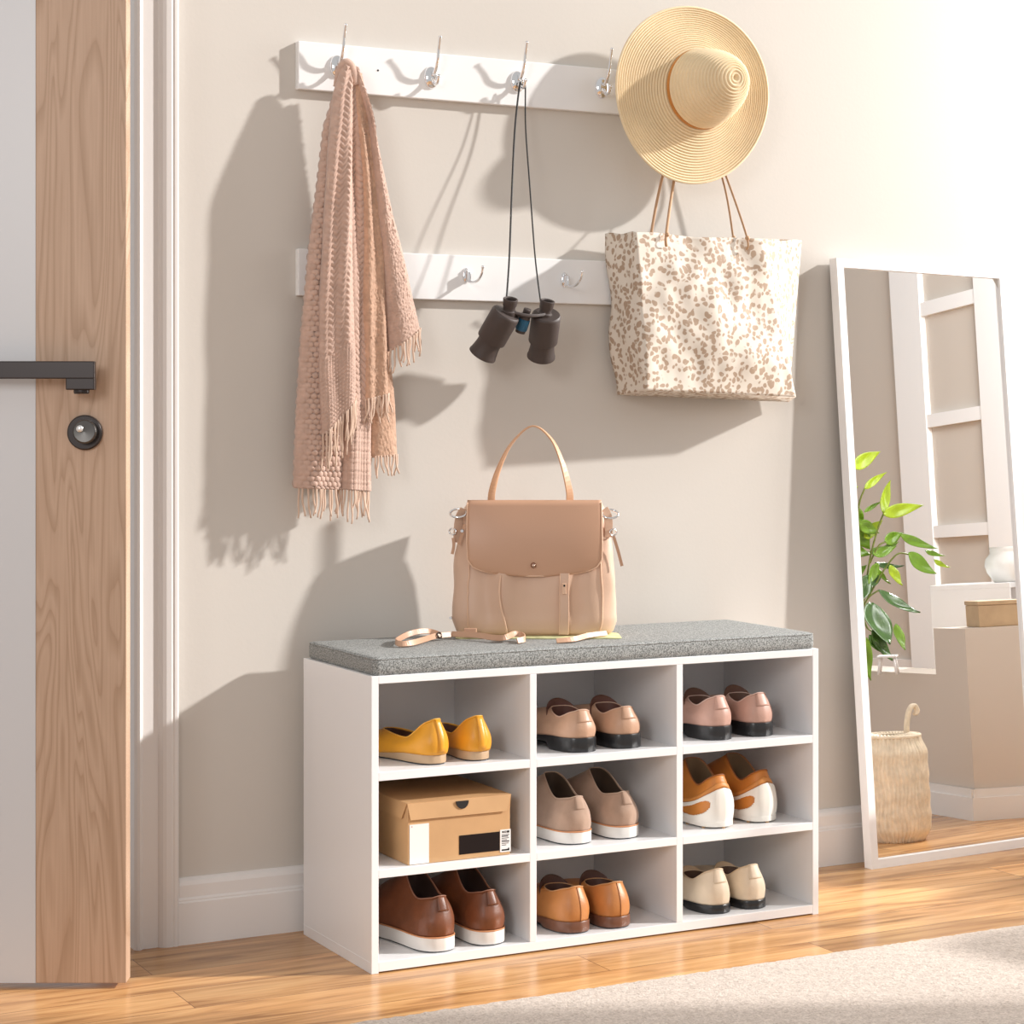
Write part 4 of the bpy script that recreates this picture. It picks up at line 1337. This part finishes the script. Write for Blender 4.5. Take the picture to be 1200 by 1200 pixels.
rings = [fring(0, 1, 0, 1, fth), fring(0, 1, 0, 1, 0), fring(fu, 1 - fu, fv, 1 - fv, 0), fring(fu, 1 - fu, fv, 1 - fv, 0.010), fring(fu * 0.5, 1 - fu * 0.5, fv * 0.5, 1 - fv * 0.5, 0.010), fring(fu * 0.5, 1 - fu * 0.5, fv * 0.5, 1 - fv * 0.5, fth)]
grid(bm, rings + [rings[0]], closed=True)
obj('mirror_frame', fin(bm), M_white, mirror)
bm = nb()
vs = [bm.verts.new(p) for p in fring(fu * 0.8, 1 - fu * 0.8, fv * 0.8, 1 - fv * 0.8, 0.0085)]
vs2 = [bm.verts.new(p) for p in fring(fu * 0.8, 1 - fu * 0.8, fv * 0.8, 1 - fv * 0.8, 0.0098)]
bm.faces.new(vs); bm.faces.new(vs2[::-1])
for i in range(4):
    bm.faces.new((vs[i], vs2[i], vs2[(i + 1) % 4], vs[(i + 1) % 4]))
fin(bm)
obj('mirror_glass', bm, mat('silvered_glass', (0.93, 0.93, 0.93), 0.0, metal=1.0), mirror)
obj('mirror_backing', box(nb(), 0, 0, 0, 0, 0, 0) if False else (lambda b: (grid(b, [fring(fu * 0.6, 1 - fu * 0.6, fv * 0.6, 1 - fv * 0.6, 0.0125), fring(fu * 0.6, 1 - fu * 0.6, fv * 0.6, 1 - fv * 0.6, 0.016)], closed=True, cap0=True, cap1=True), fin(b))[1])(nb()), mat('mirror_back_board', (0.25, 0.18, 0.12), 0.8), mirror)

# ------------------------------------------------------------------ the part of the room seen in the mirror
def V(px, py, t):
    """the place in the room that the mirror shows at this spot, t metres from the glass"""
    d = ray(px, py)
    a = CP + d * ((mBL - CP).dot(mn) / d.dot(mn))
    r = (d - mn * (2 * d.dot(mn))).normalized()
    return a + r * t
def prism(bm, foot, z0, z1):
    grid(bm, [[(x, y, z0) for x, y in foot], [(x, y, z1) for x, y in foot]], closed=True, cap0=True, cap1=True)
    return bm
A0 = Vector((2.219, -0.455)); u1 = Vector((0.85, 0.42)).normalized(); u2 = Vector((0.24, -0.97)).normalized()
n1, n2 = Vector((-u1.y, u1.x)), Vector((u2.y, -u2.x))
def pt2(v): return (v.x, v.y)
M_half = mat('half_wall_paint', (0.62, 0.54, 0.47), 0.8)
HW = 0.16
struct('wall_half', fin(prism(nb(), [pt2(A0), pt2(A0 + u1 * 0.62), pt2(A0 + u1 * 0.62 + u2 * HW), pt2(A0 + u2 * HW)], 0, 0.522)), M_half)
struct('wall_low', fin(prism(nb(), [pt2(A0 + u2 * HW), pt2(A0 + u2 * HW + u1 * HW), pt2(A0 + u2 * 0.92 + u1 * HW), pt2(A0 + u2 * 0.92)], 0, 0.392)), M_half)
struct('wall_sun_block_low', fin(prism(nb(), [pt2(A0 + u2 * 0.92), pt2(A0 + u2 * 0.92 + u1 * HW), pt2(A0 + u2 * 2.0 + u1 * HW), pt2(A0 + u2 * 2.0)], 0, 0.74)), M_half)  # unseen raised block, added to keep sun off the right floor and rug
def bb2(name, a, b, n):
    bm = nb()
    for th, z0, z1 in ((0.014, 0, 0.062), (0.009, 0.062, 0.085)):
        q = a + n * th; w = b + n * th
        prism(bm, [pt2(a), pt2(b), pt2(w), pt2(q)], z0, z1)
    struct(name, fin(bm), M_trim)
nL = Vector((-u2.y, u2.x)); nL = nL if nL.x < 0 else -nL
nR = Vector((-u1.y, u1.x)); nR = nR if nR.y > 0 else -nR
bb2('baseboard_low', A0 + nR * 0.014, A0 + u2 * 2.0, nL)
bb2('baseboard_half', A0 + nL * 0.014, A0 + u1 * 0.62, nR)

# far wall with white panelled trim
dg = math.radians(-75)
ew = Vector((math.cos(dg), math.sin(dg), 0)); Q = Vector((6.706, -4.818, 0))
mw = Vector((-ew.y, ew.x, 0))
if mw.x > 0: mw = -mw
def wq(u, d, z):
    p = Q + ew * u + mw * d
    return (p.x, p.y, z)
def wbox(bm, u0, u1_, d0, d1, z0, z1):
    vs = [bm.verts.new(wq(u, d, z)) for z in (z0, z1) for d in (d0, d1) for u in (u0, u1_)]
    for f in ((0, 2, 3, 1), (4, 5, 7, 6), (0, 1, 5, 4), (2, 6, 7, 3), (0, 4, 6, 2), (1, 3, 7, 5)):
        bm.faces.new([vs[i] for i in f])
M_far = mat('far_wall_paint', (0.60, 0.545, 0.485), 0.8)
bm = nb(); wbox(bm, -1.2, 1.5, -0.12, 0, 0, 3.0)
struct('wall_right', fin(bm), M_far)
bm = nb()
wbox(bm, 0.04, 0.36, 0, 0.035, 0.0, 3.0)
wbox(bm, -0.82, -0.54, 0, 0.035, 0.0, 3.0)
for z0, z1 in ((2.105, 2.185), (1.46, 1.535), (0.825, 0.895)):
    wbox(bm, -0.54, 0.04, 0, 0.030, z0, z1)
struct('trim_2', fin(bm), mat('bright_trim_paint', (0.90, 0.90, 0.90), 0.4))
bm = nb(); wbox(bm, -1.2, 1.5, 0, 0.02, 0, 0.12)
struct('baseboard_right', fin(bm), M_trim)

# white open shelving behind the half wall
sc = V(1150, 760, 1.25)
shelfu = thing('shelf_unit', 'white open shelving unit seen in the mirror behind the low wall', 'shelf', (sc.x + 0.09, sc.y - 0.06, 0), math.radians(-33))
def su(name, *a):
    return obj(name, bx(*a), M_lam, shelfu, bevel=0.001)
SZ = 0.620
su('side_panel', -0.17, -0.155, -0.12, 0.12, 0, SZ)
su('side_panel', 0.155, 0.17, -0.12, 0.12, 0, SZ)
su('top_panel', -0.17, 0.17, -0.12, 0.12, SZ, SZ + 0.015)
su('back_panel', -0.155, 0.155, -0.12, -0.112, 0, SZ)
su('shelf', -0.155, 0.155, -0.112, 0.115, 0.465, 0.48)
su('shelf', -0.155, 0.155, -0.112, 0.115, 0.30, 0.315)
# jug on the shelving
jb = V(1185, 692, 1.28); 
jug = thing('jug', 'white ceramic jug with a loop handle on the white shelving seen in the mirror', 'jug', (jb.x, jb.y, SZ + 0.0155))
M_cer = mat('white_ceramic', (0.86, 0.85, 0.83), 0.25)
bm = lathe(nb(), [(0.0, 0), (0.038, 0), (0.040, 0.004), (0.058, 0.03), (0.064, 0.05), (0.060, 0.072), (0.046, 0.088), (0.044, 0.098), (0.048, 0.108), (0.045, 0.108), (0.041, 0.098), (0.041, 0.088), (0.0, 0.02)], seg=40)
obj('jug_body', fin(bm), M_cer, jug, smooth=True)
bm = nb()
rv = Vector((0.55, 0.83, 0)).normalized()
hd = -Vector((-0.66, -0.75, 0)).normalized()
tube(bm, smoothpath([hd * 0.045 + Vector((0, 0, 0.095)), hd * 0.075 + Vector((0, 0, 0.100)), hd * 0.090 + Vector((0, 0, 0.070)), hd * 0.082 + Vector((0, 0, 0.040)), hd * 0.060 + Vector((0, 0, 0.030))], 6), 0.006, 10)
obj('jug_handle', bm, M_cer, jug, smooth=True)
# wooden box on the half wall
wbp = A0 + u1 * 0.13 + u2 * 0.08
wb = thing('wooden_box', 'small light brown wooden box on the half wall seen in the mirror', 'box', (wbp.x, wbp.y, 0.5225), math.atan2(u1.y, u1.x))
M_wb = mat('light_brown_wood', (0.50, 0.35, 0.21), 0.6, var=0.1, vscale=20)
obj('box_body', bx(-0.06, 0.075, -0.05, 0.05, 0, 0.060), M_wb, wb, bevel=0.002)
obj('box_lid', bx(-0.062, 0.077, -0.052, 0.052, 0.0605, 0.072), M_wb, wb, bevel=0.002)
# little white stool standing on the low wall
stp = V(1048, 826, 1.05)
st_ = thing('plant_stand', 'small white stand with splayed legs on the low wall seen in the mirror', 'stand', (stp.x, stp.y, 0.3925), math.radians(-40))
obj('stand_top', bx(-0.035, 0.035, -0.028, 0.028, 0.048, 0.054), M_white, st_, bevel=0.002)
for sx in (-1, 1):
    for sy in (-1, 1):
        bm = nb(); tube(bm, [(sx * 0.024, sy * 0.019, 0.049), (sx * 0.032, sy * 0.026, 0.0)], 0.0035, 8)
        obj('leg', bm, M_white, st_, smooth=True)

# wicker basket near the mirror
bc = V(1056, 985, 0.44)
bk = thing('wicker_basket', 'pale woven wicker basket with a curled handle standing on the floor, seen in the mirror', 'basket', (bc.x, bc.y, 0))
M_wick = mat('pale_wicker', (0.82, 0.69, 0.52), 0.7, bump=0.2, bscale=300, var=0.12, vscale=60)
bm = nb()
BR_, BH_ = 0.088, 0.265
NS = 312
rows = []
for i in range(41):
    v = i / 40
    rr = BR_ * (0.80 + 0.20 * sstep(0, 0.14, v)) * (1 - 0.16 * sstep(0.84, 1.0, v))
    row = []
    for k in range(NS):
        a = 2 * PI * k / NS
        strand = 0.0036 * abs(math.sin(a * 26 + 0.9 * math.sin(v * 14 + a * 3)))
        band = 0.0010 * math.sin(v * 2 * PI * 5)
        jit = 0.0018 * mnoise.noise(Vector((a * 9, v * 9, 0)))
        row.append(((rr + strand + band + jit) * math.cos(a), (rr + strand + band + jit) * math.sin(a), v * BH_))
    rows.append(row)
grid(bm, rows, closed=True, cap0=True)
obj('basket_body', fin(bm), M_wick, bk, smooth=True, solid=0.004, offset=-1)
bm = nb()
for k in range(40):
    a = 2 * PI * k / 40
    pts = smoothpath([Vector((math.cos(a + 0.22 * t) * lerp(BR_ * 0.85, BR_ * 0.45, t), math.sin(a + 0.22 * t) * lerp(BR_ * 0.85, BR_ * 0.45, t), BH_ + 0.006 * math.sin(PI * t))) for t in (0, 0.5, 1)], 3)
    tube(bm, pts, 0.0030, 5)
tube(bm, [(BR_ * 0.84 * math.cos(a), BR_ * 0.84 * math.sin(a), BH_ + 0.002) for a in [2 * PI * k / 40 for k in range(40)]], 0.005, 8, closed=True)
tube(bm, [(BR_ * 0.45 * math.cos(a), BR_ * 0.45 * math.sin(a), BH_ + 0.002) for a in [2 * PI * k / 30 for k in range(30)]], 0.004, 8, closed=True)
obj('woven_rim', bm, M_wick, bk, smooth=True)
rgt = Vector((0.30, -0.95, 0)); rgt = (V(1090, 900, 0.44) - V(1050, 900, 0.44)); rgt.z = 0; rgt.normalize()
bm = nb()
for k in range(5):
    o_ = Vector((0.0035 * math.cos(k * 1.26), 0.0035 * math.sin(k * 1.26), 0))
    pts = smoothpath([rgt * 0.052 + Vector((0, 0, BH_ - 0.01)), rgt * 0.056 + Vector((0, 0, BH_ + 0.03)), rgt * 0.066 + Vector((0, 0, BH_ + 0.062)), rgt * 0.082 + Vector((0, 0, BH_ + 0.075)), rgt * 0.092 + Vector((0, 0, BH_ + 0.060)), rgt * 0.084 + Vector((0, 0, BH_ + 0.050))], 5)
    tube(bm, [p + o_ for p in pts], 0.0042, 7)
obj('basket_handle', bm, M_wick, bk, smooth=True)

# potted plant, seen in the mirror
PT = 1.50
pc = V(970, 800, PT)
plant = thing('potted_plant', 'leafy green philodendron with long pointed leaves, seen in the mirror', 'plant', (pc.x, pc.y, 0.3925))
PO = Vector((pc.x, pc.y, 0.3925))
bm = lathe(nb(), [(0, 0), (0.050, 0), (0.052, 0.004), (0.062, 0.11), (0.066, 0.125), (0.063, 0.128), (0.058, 0.125), (0.056, 0.11), (0, 0.11)], seg=40)
pot = obj('plant_pot', fin(bm), mat('grey_stone_pot', (0.55, 0.53, 0.50), 0.6), plant, smooth=False)
bm = lathe(nb(), [(0, 0.118), (0.058, 0.116)], seg=32)
obj('soil', bm, mat('dark_soil', (0.04, 0.025, 0.018), 0.95, bump=0.8, bscale=80), pot)
lm = [mat('leaf_lime', (0.38, 0.52, 0.015), 0.4, var=0.15, vscale=25), mat('leaf_green', (0.16, 0.30, 0.018), 0.35, var=0.15, vscale=25), mat('leaf_dark_green', (0.055, 0.13, 0.02), 0.3, var=0.2, vscale=25)]
for m_ in lm:
    m_.node_tree.nodes['Principled BSDF'].inputs['Transmission Weight'].default_value = 0.0
def leaf(b, t, w, m, dt):
    f = lambda p, dd: V(980 + p[0] / 4, 500 + p[1] / 4, PT + dd - 0.32 * sstep(600, 1100, p[1])) - PO
    a, c_ = f(b, dt), f(t, dt + 0.03)
    ax = c_ - a; Ln = ax.length
    per = f((b[0] - (t[1] - b[1]), b[1] + (t[0] - b[0])), dt) - a
    per = (per - ax * (per.dot(ax) / ax.dot(ax))).normalized()
    nr = ax.cross(per).normalized()
    wid = w / 4 * (6.6 / FOC)
    rows = []
    for i in range(15):
        s = i / 14
        hw = wid / 2 * (math.sin(PI * min(1, s * 0.98 + 0.02)) ** 0.75) * (1.25 - 0.7 * s)
        row = []
        for j in range(9):
            u = j / 4 - 1
            row.append(a + ax * s + per * (u * hw) + nr * (0.25 * hw * abs(u) - 0.10 * Ln * math.sin(PI * s) + 0.002 * math.sin(9 * s + 3 * u)))
        rows.append(row)
    bm = nb(); grid(bm, rows)
    obj('leaf', fin(bm), lm[m], plant, smooth=True, solid=0.0008)
    bm = None
LEAVES = [((95, 190), (225, 116), 70, 0, 0), ((150, 290), (255, 213), 38, 0, .02), ((238, 405), (272, 250), 55, 0, .01), ((238, 410), (428, 368), 66, 0, -.01),
          ((125, 450), (218, 500), 64, 1, 0), ((118, 470), (175, 575), 90, 1, .02), ((245, 540), (332, 498), 60, 1, .01), ((318, 508), (492, 572), 48, 1, 0),
          ((355, 595), (487, 690), 84, 1, -.02), ((435, 582), (527, 606), 26, 1, .02), ((475, 625), (552, 660), 28, 0, .02), ((200, 640), (335, 652), 36, 2, .03),
          ((268, 650), (328, 745), 60, 0, -.01), ((200, 655), (272, 738), 34, 1, .02), ((215, 768), (412, 872), 86, 2, -.02), ((178, 825), (272, 1022), 150, 2, -.03),
          ((185, 955), (290, 1102), 76, 2, .01), ((298, 925), (342, 1048), 62, 1, .02), ((158, 990), (180, 1192), 66, 1, 0), ((175, 590), (292, 565), 44, 1, .01),
          ((150, 400), (232, 350), 22, 1, .03), ((150, 740), (235, 690), 60, 2, .03), ((60, 560), (180, 600), 70, 1, .02), ((40, 330), (120, 280), 60, 0, .01), ((60, 700), (160, 650), 70, 1, .03), ((40, 820), (150, 880), 90, 2, .02), ((150, 520), (235, 440), 60, 0, .03), ((190, 600), (300, 560), 52, 1, -.01), ((170, 700), (120, 820), 80, 2, .01), ((230, 590), (310, 540), 40, 1, .03), ((215, 640), (170, 740), 50, 1, -.01), ((160, 860), (210, 960), 80, 2, .03), ((170, 980), (240, 1060), 60, 2, .02), ((110, 380), (150, 470), 50, 1, .01)]
for b, t, w, m, dt in LEAVES:
    leaf(b, t, w, m, dt)
M_stem = mat('plant_stem', (0.16, 0.20, 0.03), 0.5)
root_ = Vector((0, 0, 0.115))
g_ = lambda x, y, dd=0.0: V(980 + x / 4, 500 + y / 4, PT + dd) - PO
for path in ([(110, 1000), (140, 850), (175, 620), (215, 470), (240, 405)], [(110, 1000), (130, 700), (120, 400), (150, 290)], [(140, 850), (230, 690), (300, 600), (355, 598)], [(140, 850), (170, 800), (215, 768)], [(175, 640), (215, 560), (250, 540)], [(110, 1000), (140, 900), (180, 830)], [(140, 880), (160, 940), (185, 960)], [(110, 1000), (60, 600), (95, 190)]):
    bm = nb()
    pts = smoothpath([root_] * (1 if path[0] == (110, 1000) else 0) + [g_(*p) for p in path], 6)
    tube(bm, pts, 0.0028, 6)
    obj('stem', bm, M_stem, plant, smooth=True)
